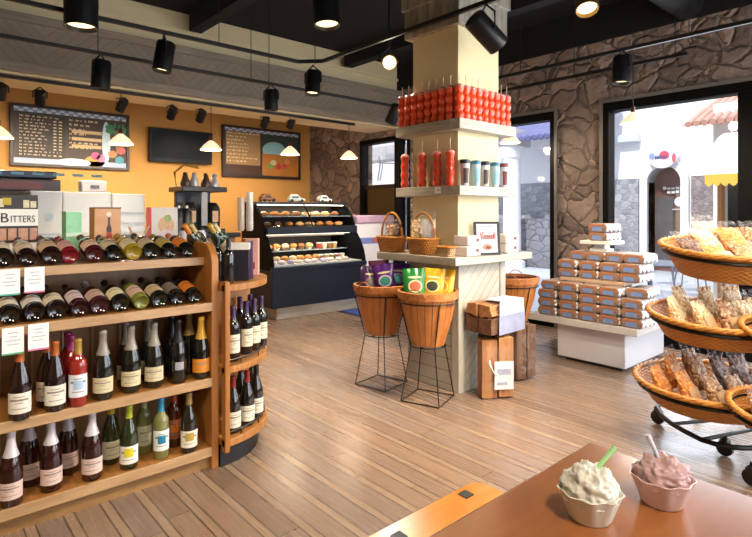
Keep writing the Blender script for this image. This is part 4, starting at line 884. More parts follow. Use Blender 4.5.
for k, (y, mat_, lb, rz) in enumerate(((b1.y-.01, MIXN, 'brown treat bag sticking out of the farther gift basket', .1), (b1.y-.06, CHOC, 'dark treat bag at the back of the farther gift basket', -.2), (b2.y+.06, BISC, 'tan biscuit bag at the far end of the second gift basket', .1), (b2.y, P('#e9e6e4', .3, var=.1), 'white bag with gold picture in the second gift basket', -.1), (b2.y-.05, P('#dcd8d8', .3, var=.1), 'white bag tilted toward the pillar corner in the second gift basket', .35))):
    treat_bag(lb, (3.03+.01*(k % 2), y, bs+.055), (.05, 0, -PI/2+rz), mat_, .13, .27 if k in (2, 3, 4) else .22, .07, 'bags in the gift baskets', k, True, P('#b98a3c', .4, var=.3, scale=40) if k == 3 else None)
def cookie_box(label, loc, rz=0):
    t = thing('cookie_box', label, 'box', loc, rz, 'white cookie boxes on the lowest pillar shelf')
    G().cbox((0, 0, .038), (.16, .14, .076)).make('carton', P('#e6dcd8', .4, var=.05), t, bevel=.012); G().prism(oval(.02, .014), 0, .002, RM((.035, -.0701, .042), (PI/2, 0, 0))).make('emblem', P('#7a4438', .5, var=.3), t); G().box(-.06, .06, -.0712, -.07, .066, .07).make('seam', P('#b89f9a', .5), t); return t
q = pY(467, 250, 2.555)
cookie_box('white cookie box at the pillar corner, lower of the stack', (q.x, 2.555, bs)); cookie_box('white cookie box at the pillar corner, upper of the stack', (q.x+.004, 2.557, bs+.0765), .05)
q = pY(503, 250, 2.545); cookie_box('white cookie box behind the framed sign, lower of the stack', (q.x+.03, 2.545, bs)); cookie_box('white cookie box behind the framed sign, upper of the stack', (q.x+.03, 2.545, bs+.0765), -.05)
q = pY(488, 252, 2.495); t = thing('framed_sign', 'black framed sign with red script leaning on the lowest pillar shelf', 'sign', (q.x-.01, 2.487, bs+.001), 0, rot=(-.13, 0, -.6))
fw, fh = .10, .255
G().box(-fw, fw, 0, .015, 0, .018).box(-fw, fw, 0, .015, fh-.018, fh).box(-fw, -fw+.018, 0, .015, .018, fh-.018).box(fw-.018, fw, 0, .015, .018, fh-.018).make('frame', P('#121216', .3), t, bevel=.002)
G().box(-fw+.018, fw-.018, .006, .012, .018, fh-.018).make('print', P('#e6e6ee', .4, var=.04), t)
g = G(); rs = random.Random(5)
for (x, hgt) in ((-.058, .05), (-.042, .055), (-.026, .03), (-.01, .03), (.006, .03), (.022, .03), (.038, .035), (.052, .05)):
    g.tube([(x, .004, .125), (x+.004, .004, .125+hgt*.6), (x+.012, .004, .125+hgt), (x+.010, .004, .125)], .0022, 5)
g.tube([(-.066, .004, .120), (.066, .004, .126)], .0018, 5).make('script_lettering', P('#c8484c', .5), t)
g = G()
for (z, a, b) in ((.215, -.05, .05), (.195, -.035, .035), (.105, -.045, .045), (.09, -.03, .03)): g.box(a, b, .004, .006, z, z+.004)
g.make('small_lettering', P('#a3a8b4', .5), t); G().prism(oval(.038, .022), 0, .002, RM((0, .006, .06), (PI/2, 0, 0))).make('food_picture', P('#c98a70', .5, var=.4, scale=60), t); G().prism(oval(.02, .01), 0, .003, RM((.005, .006, .056), (PI/2, 0, 0))).make('food_picture', P('#6b3c30', .5), t)
# ------------------------------------------------------------ bushel baskets on wire stands
SLAT = wood('bushel_slat', '#a05c28', '#cb8644', (9, 9, 2.2), .5); HOOP = wood('bushel_hoop', '#9c5626', '#cf8a4a', (20, 20, 20), .5); WIRE = P('#1a1818', .4, .4)
def bushel(label, c, rz, group='bushel baskets on wire stands'):
    t = thing('bushel_basket', label, 'basket', (c[0], c[1], .40), rz, group); n = 22; g = G(); R0, R1, H = .118, .212, .385
    for i in range(n):
        a0, a1 = 2*PI*(i+.04)/n, 2*PI*(i+.96)/n; vs = []
        for r_, z in ((R0, 0), (R0*.45+R1*.55+.006, H*.5), (R1, H)):
            for rr_ in (r_, r_-.005):
                for a in (a0, (a0+a1)/2, a1): vs.append((rr_*math.cos(a), rr_*math.sin(a), z))
        fs = []
        for k in range(2):
            for j in range(2): b_ = k*6; fs += [(b_+j, b_+j+1, b_+6+j+1, b_+6+j), (b_+3+j, b_+9+j, b_+9+j+1, b_+3+j+1)]
            b_ = k*6; fs += [(b_, b_+6, b_+9, b_+3), (b_+2, b_+5, b_+11, b_+8)]
        fs += [(12, 13, 16, 15), (13, 14, 17, 16), (0, 3, 4, 1), (1, 4, 5, 2)]; g.add(vs, fs)
    g.make('slats', SLAT, t, smooth=20); G().lathe([(0, .002), (R0-.004, .002), (R0-.004, .012), (0, .012)], 22).make('bottom', SLAT, t)
    G().lathe([(R0*.99-.008, .012), (R0*.45+R1*.55-.004, H*.5), (R1-.012, H-.02)], 22).make('liner', P('#5a2f14', .8), t)
    G().lathe([(R1-.003, H-.05), (R1+.006, H-.05), (R1+.010, H), (R1-.008, H+.003), (R1-.008, H-.02)], 32).make('top_hoop', HOOP, t, smooth=40)
    G().lathe([(R0*.5+R1*.5+.0005, H*.47), (R0*.5+R1*.5+.008, H*.47), (R0*.47+R1*.53+.008, H*.53), (R0*.47+R1*.53+.002, H*.53)], 32).make('middle_hoop', HOOP, t, smooth=40) if False else None
    for s_ in (-1, 1): G().tube([(s_*(R1+.012)*math.cos(.32*q_/3), (R1+.012)*math.sin(.32*q_/3), H-.02+.055*(1-(q_/3)**2)) for q_ in range(-3, 4)], .004, 6).make('handle', HOOP, t)
    st = thing('wire_stand', 'black wire stand under '+label.split(' basket ')[0].replace('bushel', 'bushel basket ')+label.split(' basket')[1] if False else 'black wire stand carrying the '+label.replace(' basket', '').replace(' on the window side of the pillar', ''), 'stand', (c[0], c[1], 0), rz, 'wire stands for bushel baskets')
    zr, rr_ = .40+H*.80, R0+(R1-R0)*.82+.016
    G().tube([(rr_*math.cos(2*PI*i/32), rr_*math.sin(2*PI*i/32), zr) for i in range(32)], .005, 6, True).make('ring', WIRE, st)
    rb = R0+.012
    G().tube([(rb*math.cos(2*PI*i/32), rb*math.sin(2*PI*i/32), .392) for i in range(32)], .004, 6, True).tube([(-rb, 0, .392), (rb, 0, .392)], .004, 6).tube([(0, -rb, .392), (0, rb, .392)], .004, 6).make('lower_ring', WIRE, st)
    ft = [(.205*math.cos(a), .205*math.sin(a), .006) for a in (PI/4, 3*PI/4, 5*PI/4, 7*PI/4)]
    for f_ in ft:
        a = math.atan2(f_[1], f_[0]); G().tube([(rr_*math.cos(a), rr_*math.sin(a), zr), (rb*math.cos(a), rb*math.sin(a), .39), f_], .0045, 6).make('leg', WIRE, st)
    G().tube(ft, .0045, 6, True).make('base_loop', WIRE, st); return t
B1, B2, B3 = (2.84, 2.66), (2.82, 3.14), (4.02, 2.74)
bushel('bushel basket of green and yellow foil bags nearest the pillar corner', B1, .35); bushel('bushel basket of purple foil bags farther along the pillar', B2, .2); bushel('bushel basket beyond the firewood on the window side of the pillar', B3, .5)
RF = -.72
def onb(B, du, dv): # du across the view, dv away from the viewer
    return (B[0]+RX*du+FX*dv, B[1]+RY*du+FY*dv)
for (B, du, dv, col, bd, rg_, lb, z, rz) in ((B1, -.095, -.03, '#1f7a34', '#b5522c', '#dcc79a', 'green foil bag with round picture badge in the nearer bushel basket', .64, RF+.1), (B1, .02, -.01, '#d9a21c', '#3a3a2a', '#e8d890', 'yellow foil bag with dark badge in the middle of the nearer bushel basket', .64, RF-.15), (B1, .105, .03, '#e0ab20', '#c88a18', '#f0d070', 'yellow foil bag against the pillar in the nearer bushel basket', .63, RF-.5), (B1, -.03, .09, '#2a6a34', '#8a4a2c', '#c9b480', 'dark green foil bag behind the first green one', .63, RF),
    (B2, .05, -.05, '#4c1f6c', '#2f8a80', '#c9b0d4', 'purple foil bag with teal badge in the farther bushel basket', .64, RF+.05), (B2, -.09, -.02, '#3a1c48', '#5a4a3a', '#7a5a70', 'dark plum foil bag at the outer side of the farther basket', .62, RF+.3), (B2, .0, .09, '#5a2a40', '#7a4a3a', '#8a6a60', 'maroon foil bag at the back of the farther bushel basket', .66, RF), (B2, .13, .05, '#55307a', '#3a8a8a', '#b9a0cc', 'violet foil bag tilted toward the pillar in the farther basket', .64, RF-.3)):
    x, y = onb(B, du, dv); coffee_bag(lb, (x, y, z+.035), (-.12, 0, rz), col, bd, rg_)
# ------------------------------------------------------------ firewood bundles
BARK = wood('bark', '#4a2c1c', '#7d5a40', (18, 18, 6), .8, 0, .5); CUT = wood('split_wood', '#8f5d36', '#ba8656', (24, 24, 3), .7, 0, .3)
SHRINK = film_mat(); 
def bundle(label, loc, rot, seed, lab=True, plain=False):
    r = random.Random(seed); t = thing('firewood_bundle', label, 'firewood', loc, 0, 'wrapped firewood bundles by the pillar', rot); L = .40
    shapes = [[(-.10, -.085), (-.005, -.085), (-.01, .0), (-.10, .01)], [(.005, -.085), (.10, -.08), (.095, .02), (.0, -.005)], [(-.10, .02), (-.01, .01), (.0, .09), (-.08, .08)], [(.005, .01), (.095, .03), (.08, .085), (.012, .09)]]
    for k, s_ in enumerate(shapes):
        pts = []
        for i in range(len(s_)):
            a, b = Vector(s_[i]), Vector(s_[(i+1) % 4])
            for q_ in range(4): v = a.lerp(b, q_/4); pts.append((v.x+r.uniform(-.004, .004), v.y+r.uniform(-.004, .004)))
        e = r.uniform(-.012, .012); G().prism(pts, e, L+e+r.uniform(-.01, .01)).make('log', CUT if (k in (0, 1)) ^ plain else BARK, t, smooth=30, bevel=.003)
    sq = [(.109*math.cos(a)*k_, .099*math.sin(a)*k_) for a, k_ in [(2*PI*i/32, (abs(math.cos(2*PI*i/32))**5+abs(math.sin(2*PI*i/32))**5)**-.2) for i in range(32)]]
    g = G(); n = 32; vs = [(x, y, z) for z in (.05, .35) for x, y in sq]; g.add(vs, [(i, (i+1) % n, n+(i+1) % n, n+i) for i in range(n)]).make('shrink_wrap', SHRINK, t, smooth=60)
    if lab:
        G().box(-.03, .09, -.104, -.101, .06, .25).make('wrap_label', P('#d9d5d8', .5, var=.12, scale=14), t); G().box(-.015, .075, -.1055, -.104, .16, .2).box(-.015, .05, -.1055, -.104, .09, .11).make('label_print', P('#9aa0b8', .5, var=.3), t)
        G().tube([(-.06, -.10, .26), (-.062, -.118, .235), (-.05, -.125, .20), (-.03, -.118, .17), (-.005, -.10, .16)], .004, 6).make('carry_handle', P('#e9e6e2', .4), t)
    return t
A = pz(499, 388, 0); bundle('upright firewood bundle with white label in front of the pillar', (A.x-.15, A.y-.06, .013), (0, 0, -.6), 1).scale = (1.18, 1.18, 1.05)
A = pz(522, 378, 0); bundle('upright barky firewood bundle farther from the viewer', (A.x+.0, A.y+.02, .013), (0, 0, -.3), 2, False, True).scale = (1, 1, 1.05)
A = pY(478, 320, 2.425); t = bundle('firewood bundle with white label lying across the upright ones', (A.x, A.y, .578), (PI/2, 0, PI/2+.04), 3, False, True); t.scale = (1.18, 1.25, 1.1)
G().box(-.115, .01, .1005, .1035, .09, .33).make('wrap_label', P('#dcdade', .5, var=.1, scale=14), t); G().box(-.1165, -.115, -.09, .02, .06, .37).make('wrap_print', P('#8f95b0', .4, var=.3, scale=18), t); G().box(-.115, -.112, .02, .10, .07, .36).make('wrap_label', P('#dcdade', .5), t)
# ------------------------------------------------------------ white plinth with packages
PX0, PXB = 4.53, 5.35
pl = thing('display_plinth', 'low white display plinth by the window', 'plinth', (PX0, 2.3, 0))
G().box(.04, .78, -.27, .25, 0, .03).make('base', P('#2a2a2e'), pl); G().box(.0, .82, -.31, .31, .03, .335).make('body', P('#cfcdd2', .35, var=.03, scale=3), pl, bevel=.006)
sl = thing('plinth_top', 'grey white display board overhanging the plinth', 'shelf', (4.45, 2.42, .336)); G().box(0, .95, -.56, .45, 0, .06).make('board', P('#c2bdb9', .4, var=.05), sl, bevel=.004); G().box(0.004, .95, -.56, .45, -.0005, .001).make('underside_trim', P('#a8a29c'), sl) if False else None
zt0 = .3965
PKB = P('#7d6557', .5, var=.25, scale=14); PKO = P('#a5683f', .45, var=.4, scale=40); PKL = P('#6f86b4', .4, var=.25, scale=60); PKW = P('#e6e4e8', .35, var=.12, scale=40, bump=.8)
_pk = None
def package(label, loc, rz=0, grp=None):
    global _pk
    if _pk is not None: return dup(_pk, loc, (0, 0, rz), label, grp)
    t = thing('snack_package', label, 'package', loc, rz, grp); w, h, d = .176, .0785, .30
    pr = [(-w/2+.018, 0), (w/2-.018, 0), (w/2, h*.42), (w/2, h*.62), (w/2-.016, h), (-w/2+.016, h), (-w/2, h*.62), (-w/2, h*.42)]
    G().prism(pr, 0, d, MYZ).make('carton', PKB, t, bevel=.006, smooth=40)
    G().box(-.0015, 0, -.045, .045, .012, .05).make('blue_label', PKL, t); G().box(-.0015, 0, -w/2+.014, -.05, .04, .072).box(-.0015, 0, .05, w/2-.014, .04, .072).box(-.001, 0, -.05, .05, .056, .072).make('orange_print', PKO, t)
    g = G(); rs_ = random.Random(2)
    for k in range(7): g.ball((.03+k*.04, -w/2+.004, .025+.02*(k % 2)), (.024, .012, .022), 8, jit=.2, seed=k)
    for k in range(7): g.ball((.03+k*.04, -w/2+.004, .055-.012*(k % 2)), (.022, .010, .016), 8, jit=.2, seed=k+9)
    g.make('white_end_wrap', PKW, t, smooth=60); _pk = t; return t
def row_y(us, X): return [pX(u, 300, X).y for u in us]
ys = row_y((546, 567, 587.5, 608, 631), 4.47)
for j, y in enumerate(ys):
    for k in range(3 if j == 4 else 4):
        off = .0 if not (j == 0 and k == 3) else .02
        package('brown snack package, lower tier, %s layer up, %s column from the firewood' % (ORD[k], ORD[j]), (4.47+off, y-(.02 if off else 0), zt0+k*.0795), 0, 'snack packages in the lower tier')
package('brown snack package lying on top of the last lower column', (4.56, ys[4]-.005, zt0+3*.0795), .06, 'loose snack packages')
bd = thing('tier_board', 'wooden board carrying the upper tier of snack packages', 'shelf', (4.60, 2.34, zt0+4*.0795+.001)); y0_, y1_ = pX(624, 285, 4.6).y-2.34, pX(560, 283, 4.6).y-2.34
G().box(0, .5, y0_, y1_, 0, .032).make('board', P('#b59a80', .5, var=.15, scale=6), bd, bevel=.003); G().box(.26, .44, y0_+.1, y1_-.1, -4*.0795-.0005, 0).make('riser', P('#c9c5c2'), bd)
zt1 = zt0+4*.0795+.034
ys2 = row_y((566, 587, 608, 628.5), 4.62)
for j, y in enumerate(ys2):
    for k in range(2): package('brown snack package, upper tier, %s layer up, %s column from the firewood' % (ORD[k], ORD[j]), (4.62, y, zt1+k*.0795), 0, 'snack packages in the upper tier')
ys3 = row_y((576, 593, 613, 632), 4.68)
for j, y in enumerate(ys3): package('brown snack package on top of the upper tier, %s from the firewood' % ORD[j], (4.70, y, zt1+2*.0795), .0, 'snack packages on the top row')
zt2 = zt1+3*.0795+.001
tb = thing('small_stand', 'small white stand on top of the packages', 'stand', (4.86, pX(602, 250, 4.86).y, zt2)); G().cbox((0, 0, .012), (.14, .16, .024)).make('base', WHITE, tb); G().cbox((0, 0, .045), (.10, .10, .05)).make('post', P('#cfd2d8', .2), tb); G().cbox((0, 0, .082), (.26, .30, .03)).make('tray', P('#ddd6ce', .4), tb, bevel=.003)
for k in range(2): package('brown and blue snack package on the small white stand, %s of two' % ('lower' if k == 0 else 'upper'), (4.76, tb.location.y, zt2+.0975+k*.0795), 0, 'snack packages on the white stand')
# ============================================================ wheeled basket stand
BX, BY = 3.46, 1.03
STB = P('#16130f', .35, .5)
bstand = thing('basket_stand', 'black wheeled metal stand holding tiers of wicker baskets', 'stand', (3.74, 1.0, 0))
def ringpts(c, r, z, a0=0, a1=2*PI, n=40, sx=1): return [(c[0]+r*sx*math.cos(a0+(a1-a0)*i/n), c[1]+r*math.sin(a0+(a1-a0)*i/n), z) for i in range(n)]
cast = [pz(658, 424, 0), pz(725, 456, 0), pz(752, 486, 0)]
arc_u = [(656, 408), (662, 416), (672, 424), (686, 432), (702, 440), (722, 446), (742, 448), (764, 448), (784, 446)]
pts = []
for u, v in arc_u: q = pz(u, v, .115); pts.append((q.x-3.74, q.y-1.0, .115))
G().tube(pts, .014, 8).make('base_rail', STB, bstand)
back = [(.30, .25, .115), (.38, .0, .115), (.30, -.3, .115), (.05, -.42, .115)]
G().tube([pts[0]]+[(.12, .40, .115)]+back, .012, 8).make('rear_rail', STB, bstand)
for (u0_, v0_, u1_, v1_) in ((672, 424, 716, 420), (700, 440, 750, 430)):
    a, b = pz(u0_, v0_, .115), pz(u1_, v1_, .115); G().tube([(a.x-3.74, a.y-1, .115), (b.x-3.74, b.y-1, .115), (.3, .1, .115)], .011, 8).make('cross_bar', STB, bstand)
for i, q in enumerate(cast+[Vector((4.05, 1.3, 0)), Vector((4.05, .65, 0))]):
    g = G().tube([(-.012, 0, .045), (.012, 0, .045)], .042, 18, M=Matrix.Rotation(-YAW+.6, 4, 'Z')); g.ball((0, 0, .075), (.03, .03, .03), 10)
    w_ = g.make('caster', P('#15110e', .3), bstand, loc=(q.x-3.74, q.y-1, 0)); G().tube([(0, 0, .08), (0, 0, .118)], .01, 8).make('stem', STB, w_)
G().tube([(.22, -.1, .11), (.22, -.1, 1.62)], .016, 10).make('post', STB, bstand); G().ball((.22, -.1, 1.64), .03, 14).make('finial', STB, bstand)
def big_basket(label, c, R, z, h, tilt, rb, oval_=1.15):
    """c: centre of rim; tilt leans the rim toward the room"""
    rot = (0, 0, -YAW); t = thing('wicker_basket', label, 'basket', (c[0], c[1], z), 0, 'wicker baskets on the wheeled stand', (tilt, 0, -YAW))
    S_ = Matrix.Diagonal((oval_, 1, 1, 1)); r_ = R
    G().lathe([(0, -h), (rb, -h), (rb*1.04, -h+.012), (r_*.93, -.035), (r_*.985, -.004), (r_*.955, -.004), (r_*.90, -.035), (rb*.97, -h+.022), (0, -h+.02)], 48, S_).make('bowl', wicker('basket_weave', '#9a5a20', '#d9963f', 90, 75), t, smooth=50)
    for k, (ph, rr_) in enumerate(((0, .0085), (PI*2/3, .0085), (PI*4/3, .0085))):
        p_ = []
        for i in range(160): a = 2*PI*i/160; q = a*16+ph; rad = r_+.0085*math.cos(q); p_.append((rad*math.cos(a)*oval_, rad*math.sin(a), .004+.0085*math.sin(q)))
        G().tube(p_, rr_, 6, True).make('rim_strand', ROPE, t, smooth=60)
    return t
def hoop(c, R, z, tilt, oval_=1.15, drop=.032):
    M = Matrix.Translation((c[0]-3.74, c[1]-1.0, z)) @ Matrix.Rotation(-YAW, 4, 'Z') @ Matrix.Rotation(tilt, 4, 'X') @ Matrix.Translation((0, 0, -drop))
    g = G().tube([(R*oval_*math.cos(2*PI*i/48), R*math.sin(2*PI*i/48), 0) for i in range(48)], .0105, 8, True, M)
    g.make('hoop', STB, bstand); e = M @ Vector((0, R, 0)); G().tube([e, (.22, -.1, e.z)], .011, 8).make('arm', STB, bstand)
def P3(u, v, d): return pd(u, v, d)
DB = 3.05
bk = []
for (u, v, R, h, tl, rb, lb) in ((733, 248, .335, .155, .13, .24, 'large round wicker basket of popcorn bags on the top tier'), (719, 315, .33, .13, .10, .25, 'large round wicker basket of kettle corn bags on the middle tier'), (711, 382, .355, .125, .06, .27, 'large round wicker basket of caramel and nut bags on the lowest tier')):
    c = pd(u, v, DB); big_basket(lb, c, R, c.z, h, tl, rb, 1.12); hoop(c, R*.955, c.z, tl, 1.12); bk.append((c, R, h, tl))
for (u, v, d, R, lb) in ((772, 408, 2.62, .17, 'small wicker basket hooked in front of the lowest tier'), (783, 331, 2.72, .17, 'small wicker basket hooked beside the middle tier')):
    c = pd(u, v, d); big_basket(lb, c, R, c.z, .10, .25, .10, 1.1); hoop(c, R*.95, c.z, .25, 1.1, .03); bk.append((c, R, .10, .25))
def inb(b, du, dv, up): 
    c, R, h, tl = b; return (c.x+RX*du+FX*dv, c.y+RY*du+FY*dv, c.z-h+.024+up+dv*math.sin(tl))
LAB = P('#b98a5c', .5, var=.2, scale=20)
# top tier
for k, (du, dv, m, lean, rz, wd) in enumerate(((-.17, -.02, CHOC, -.75, .5, 'dark chocolate cluster bag at the outer end'), (-.08, -.10, CARAM, -.95, .15, 'caramel corn bag in the front row, nearer the outer end'), (.06, -.13, NUTS, -.95, -.05, 'nut cluster bag in the middle of the front row'), (.20, -.10, MIXN, -.95, -.15, 'trail mix bag in the front row by the window post'), (-.06, .06, POP, -.8, .2, 'pale popcorn bag behind the caramel corn'), (.08, .05, CARAM, -.75, 0, 'caramel bag behind the nut clusters'), (.22, .06, NUTS, -.75, -.2, 'nut bag behind the trail mix'), (.0, .17, POP, -.6, 0, 'popcorn bag at the back of the heap'))):
    treat_bag('%s on the top tier' % wd, inb(bk[0], du, dv, .04+(.05 if k > 3 else .0)), (lean, 0, -YAW+rz), m, .155, .25, .075, 'treat bags in the top basket', k+3, True, KRAFT if k in (1, 2, 3) else None)
# middle tier
for k, (du, dv, m, lean, rz, wd) in enumerate(((-.22, -.02, POP, -.35, .35, 'popcorn bag at the outer end'), (-.11, -.10, POP, -.45, .15, 'kettle corn bag, second in the front row'), (.01, -.13, NUTS, -.4, .0, 'nutty popcorn bag in the middle of the front row'), (.12, -.11, POP, -.4, -.1, 'kettle corn bag with broad paper label'), (.23, -.04, BISC, -.4, -.35, 'biscuit crumb bag near the small basket'), (-.14, .09, BISC, -.25, .2, 'biscuit bag behind the outer popcorn'), (.0, .07, POP, -.25, 0, 'tall popcorn bag at the back'), (.15, .08, POP, -.25, -.2, 'popcorn bag behind the broad label'))):
    treat_bag('%s on the middle tier' % wd, inb(bk[1], du, dv, .03+(.03 if k > 4 else 0)), (lean, 0, -YAW+rz+.4), m, .135, .24, .075, 'treat bags in the middle basket', k+13, True, KRAFT if k in (1, 2, 3) else None)
# lowest tier
for k, (du, dv, m, lean, rz, wd) in enumerate(((-.26, -.03, CARAM, -.4, .35, 'bright caramel corn bag at the outer end'), (-.16, -.12, CARAM, -.45, .2, 'caramel corn bag, second in the front row'), (-.04, -.17, NUTS, -.45, .1, 'white chip nut bag, third in the front row'), (.08, -.18, MIXN, -.5, 0, 'trail mix bag, fourth in the front row'), (.20, -.14, CHOC, -.5, -.1, 'chocolate cluster bag, fifth in the front row'), (-.16, .07, CARAM, -.2, .2, 'caramel corn bag in the second row'), (-.03, .03, NUTS, -.25, .1, 'nut cluster bag in the middle of the second row'), (.10, .03, CHOC, -.3, 0, 'chocolate bag in the second row'), (.22, .05, CHOC, -.3, -.2, 'chocolate bag by the small basket in the second row'), (.0, .17, MIXN, -.2, 0, 'trail mix bag at the very back'))):
    treat_bag('%s on the lowest tier' % wd, inb(bk[2], du, dv, .012+(.03 if k > 4 else 0)), (lean, 0, -YAW+rz+.4), m, .13, .24, .07, 'treat bags in the lowest basket', k+23, True, KRAFT if k in (1, 2, 3, 4) else None)
for (b, du, dv, m, lb) in ((bk[3], -.05, -.03, MIXN, 'brown treat bag in the small front basket'), (bk[3], .04, .03, P('#d98a6a', .3, var=.3, scale=30), 'salmon pink bag in the small front basket'), (bk[4], -.02, 0, P('#3a7a44', .3, var=.4, scale=30), 'green foil bag in the small upper basket'), (bk[4], .06, .03, BISC, 'pale biscuit bag in the small upper basket')):
    treat_bag(lb, inb(b, du, dv, .005), (-.35, 0, -YAW), m, .12, .19, .07, 'bags in the small baskets', 41)
# ============================================================ table, seat, desserts
TX, TY, TZ = 1.344, .682, .75
TBM = wood('brown_table', '#9c5c30', '#b0703c', (2.5, 14, 2), .14, 1.0, .02)
TBM.node_tree.nodes['Principled BSDF'].inputs['Coat Roughness'].default_value = .25
tb = thing('cafe_table', 'glossy reddish brown table in the corner nearest the viewer', 'table', (.75, .08, 0))
G().box(.35-.75-.0, TX-.75, -1.2, TY-.08, TZ-.032, TZ).make('tabletop', TBM, tb, bevel=.006)
G().tube([(0, -.3, .02), (0, -.3, TZ-.03)], .04, 14).make('post', BLACK, tb); G().lathe([(0, 0), (.3, 0), (.3, .012), (.05, .03), (0, .03)], 24).make('base', BLACK, tb, loc=(0, -.3, 0))
ch = thing('bench_seat', 'orange plywood seat with square black plates beside the brown table', 'seat', (1.2, .92, 0))
sp = []
def rrect(x0, x1, y0, y1, r, n=6):
    o = []
    for cx, cy, a in ((x1-r, y1-r, 0), (x0+r, y1-r, PI/2), (x0+r, y0+r, PI), (x1-r, y0+r, 3*PI/2)):
        for i in range(n+1): o.append((cx+r*math.cos(a+PI/2*i/n), cy+r*math.sin(a+PI/2*i/n)))
    return o
G().prism(rrect(.80-1.2, 1.45-1.2, .70-.92, 1.135-.92, .05), .425, .448).make('seat', wood('orange_plywood', '#d07818', '#ea9a30', (3, 14, 3), .25, .3, .02), ch, bevel=.004)
for (u, v) in ((466, 494), (399, 536)):
    q = pz(u, v, .45); G().cbox((q.x-1.2, q.y-.92, .4495), (.036, .036, .003)).make('bolt_plate', BLACK, ch)
for (x, y) in ((-.3, -.16), (-.3, .13), (.18, -.16), (.18, .13)): G().tube([(x, y, .426), (x*1.05, y*1.1, .0)], .014, 8).make('leg', BLACK, ch)
G().box(-.3, .18, -.17, -.14, .40, .426).box(-.3, .18, .12, .15, .40, .426).make('rail', BLACK, ch)
from mathutils import noise as mn
def scoop(r, h, seed, n=72, m=36):
    vs, fs = [], []
    for j in range(m+1):
        a = (PI/2*1.15)*j/m
        for i in range(n):
            t_ = 2*PI*i/n; d = Vector((math.sin(a)*math.cos(t_), math.sin(a)*math.sin(t_), math.cos(a)))
            q = 1+.20*mn.noise(d*2.2+Vector((seed, 0, 0)))+.17*mn.noise(d*5+Vector((seed, 3, 0)))+.09*abs(mn.noise(d*13))+.06*mn.noise(d*26)
            vs.append((d.x*r*min(q, 1.03 if j > m*.72 else 2), d.y*r*min(q, 1.03 if j > m*.72 else 2), max(d.z, -.12)*h*q))
    for j in range(m):
        for i in range(n): k = (i+1) % n; fs.append((j*n+i, j*n+k, (j+1)*n+k, (j+1)*n+i))
    return G().add(vs, fs)
def dessert(name, label, u, v, cupc, icec, spoonc, sp_dir, seed, hz):
    q = pz(u, v, TZ); t = thing(name, label, 'ice cream', (q.x, q.y, TZ+.0005), 0)
    fl = lambda r, z, a: (r*(1+.05*(z/.06)*math.sin(a*9)) if r > .01 else r, z)
    G().lathe([(0, .001), (.038, 0), (.041, .004), (.0555, .048), (.060, .056), (.058, .057), (.0535, .048), (.039, .006), (0, .006)], 72, fn=fl).make('cup', P(cupc, .35, var=.06), t, smooth=60)
    s = NT('ice_cream_'+icec.strip('#')); c = lin(icec); nz = s.noise(s.co(), 60, 5); s.bump(nz, .5, .006)
    s.b.inputs['Subsurface Weight'].default_value = .25; s.b.inputs['Subsurface Radius'].default_value = (.01, .008, .006)
    s.set(s.mix(nz, tuple(x*.9 for x in c[:3])+(1,), c), .45)
    scoop(.052, hz, seed).make('scoop', s.m, t, loc=(0, 0, .046), smooth=80)
    a = Vector((sp_dir[0], sp_dir[1], 0)); b0 = Vector((0, 0, .046+hz*.62)); e = b0+Vector(sp_dir)
    st_ = b0-Vector(sp_dir)*.12
    g = G().tube([st_, b0.lerp(e, .5), e], [.004, .0045, .0055], 8); g.ball(st_, (.009, .007, .010), 10)
    g.make('spoon', P(spoonc, .25), t); return t
dessert('ice_cream_cup', 'white ice cream in a fluted cup with green spoon', 590, 517, '#e6e2d4', '#efece2', '#9fcf8a', (RX*.062+FX*.03, RY*.062+FY*.03, .045), 2, .052)
dessert('ice_cream_cup', 'pink berry ice cream in a fluted cup with clear spoon', 662, 502, '#e0c4be', '#cda9aa', '#d9dce6', (-RX*.030, -RY*.030, .065), 5, .046)
# ============================================================ tracks and lamps
LENS = emis('lamp_lens', '#ffdfa8', 2.2)
BRASS = P('#7a6238', .3, .7)
def track(label, pts, rods=(), r=.013):
    p0 = Vector(pts[0]); t = thing('lighting_track', label, 'lighting track', p0)
    g = G()
    for a, b in zip(pts, pts[1:]):
        a, b = Vector(a)-p0, Vector(b)-p0; d = (b-a).normalized(); s_ = Vector((-d.y, d.x, 0))*r; z = Vector((0, 0, r*1.2))
        g.add([a+s_-z, a-s_-z, a-s_+z, a+s_+z, b+s_-z, b-s_-z, b-s_+z, b+s_+z], [(0, 1, 2, 3), (7, 6, 5, 4), (0, 4, 5, 1), (1, 5, 6, 2), (2, 6, 7, 3), (3, 7, 4, 0)])
    g.make('rail', BLACK, t, smooth=0)
    for (x, y) in rods: G().tube([Vector((x, y, p0.z+.01))-p0, Vector((x, y, ZC))-p0], .004, 5).make('drop_rod', BLACK, t)
    return t
ZT_ = 2.8
YA_, YBk, YC_ = 4.38, 4.9, 5.95
track('black lighting track running toward the pillar, nearest of the three over the counter', [(-2.5, YA_, ZT_), (2.85, YA_, ZT_), (3.02, 4.2, ZT_), (3.02, -1.5, ZT_)], [(pY(u, 20, YA_).x, YA_) for u in (30, 72, 219, 315)]+[(3.02, .8)])
track('black lighting track in the middle over the counter', [(-2.5, YBk, 2.68), (XW-.05, YBk, 2.68)], [(pY(u, 60, YBk).x, YBk) for u in (98, 251, 269)])
track('black lighting track mounted under the wooden bulkhead', [(-2.5, 6.04, 2.618), (4.9, 6.04, 2.618)])
track('long black lighting track high beside the stone wall', [(4.82, -1.5, ZT_), (4.82, 3.6, ZT_)], [(4.82, 1.6), (4.82, 3.2)])
track('short black lighting track closest to the stone wall', [(5.37, 1.80, ZT_), (5.37, 3.9, ZT_)], [(5.37, 2.9), (5.37, 1.9)])
for tr in list(C.objects):
    pass
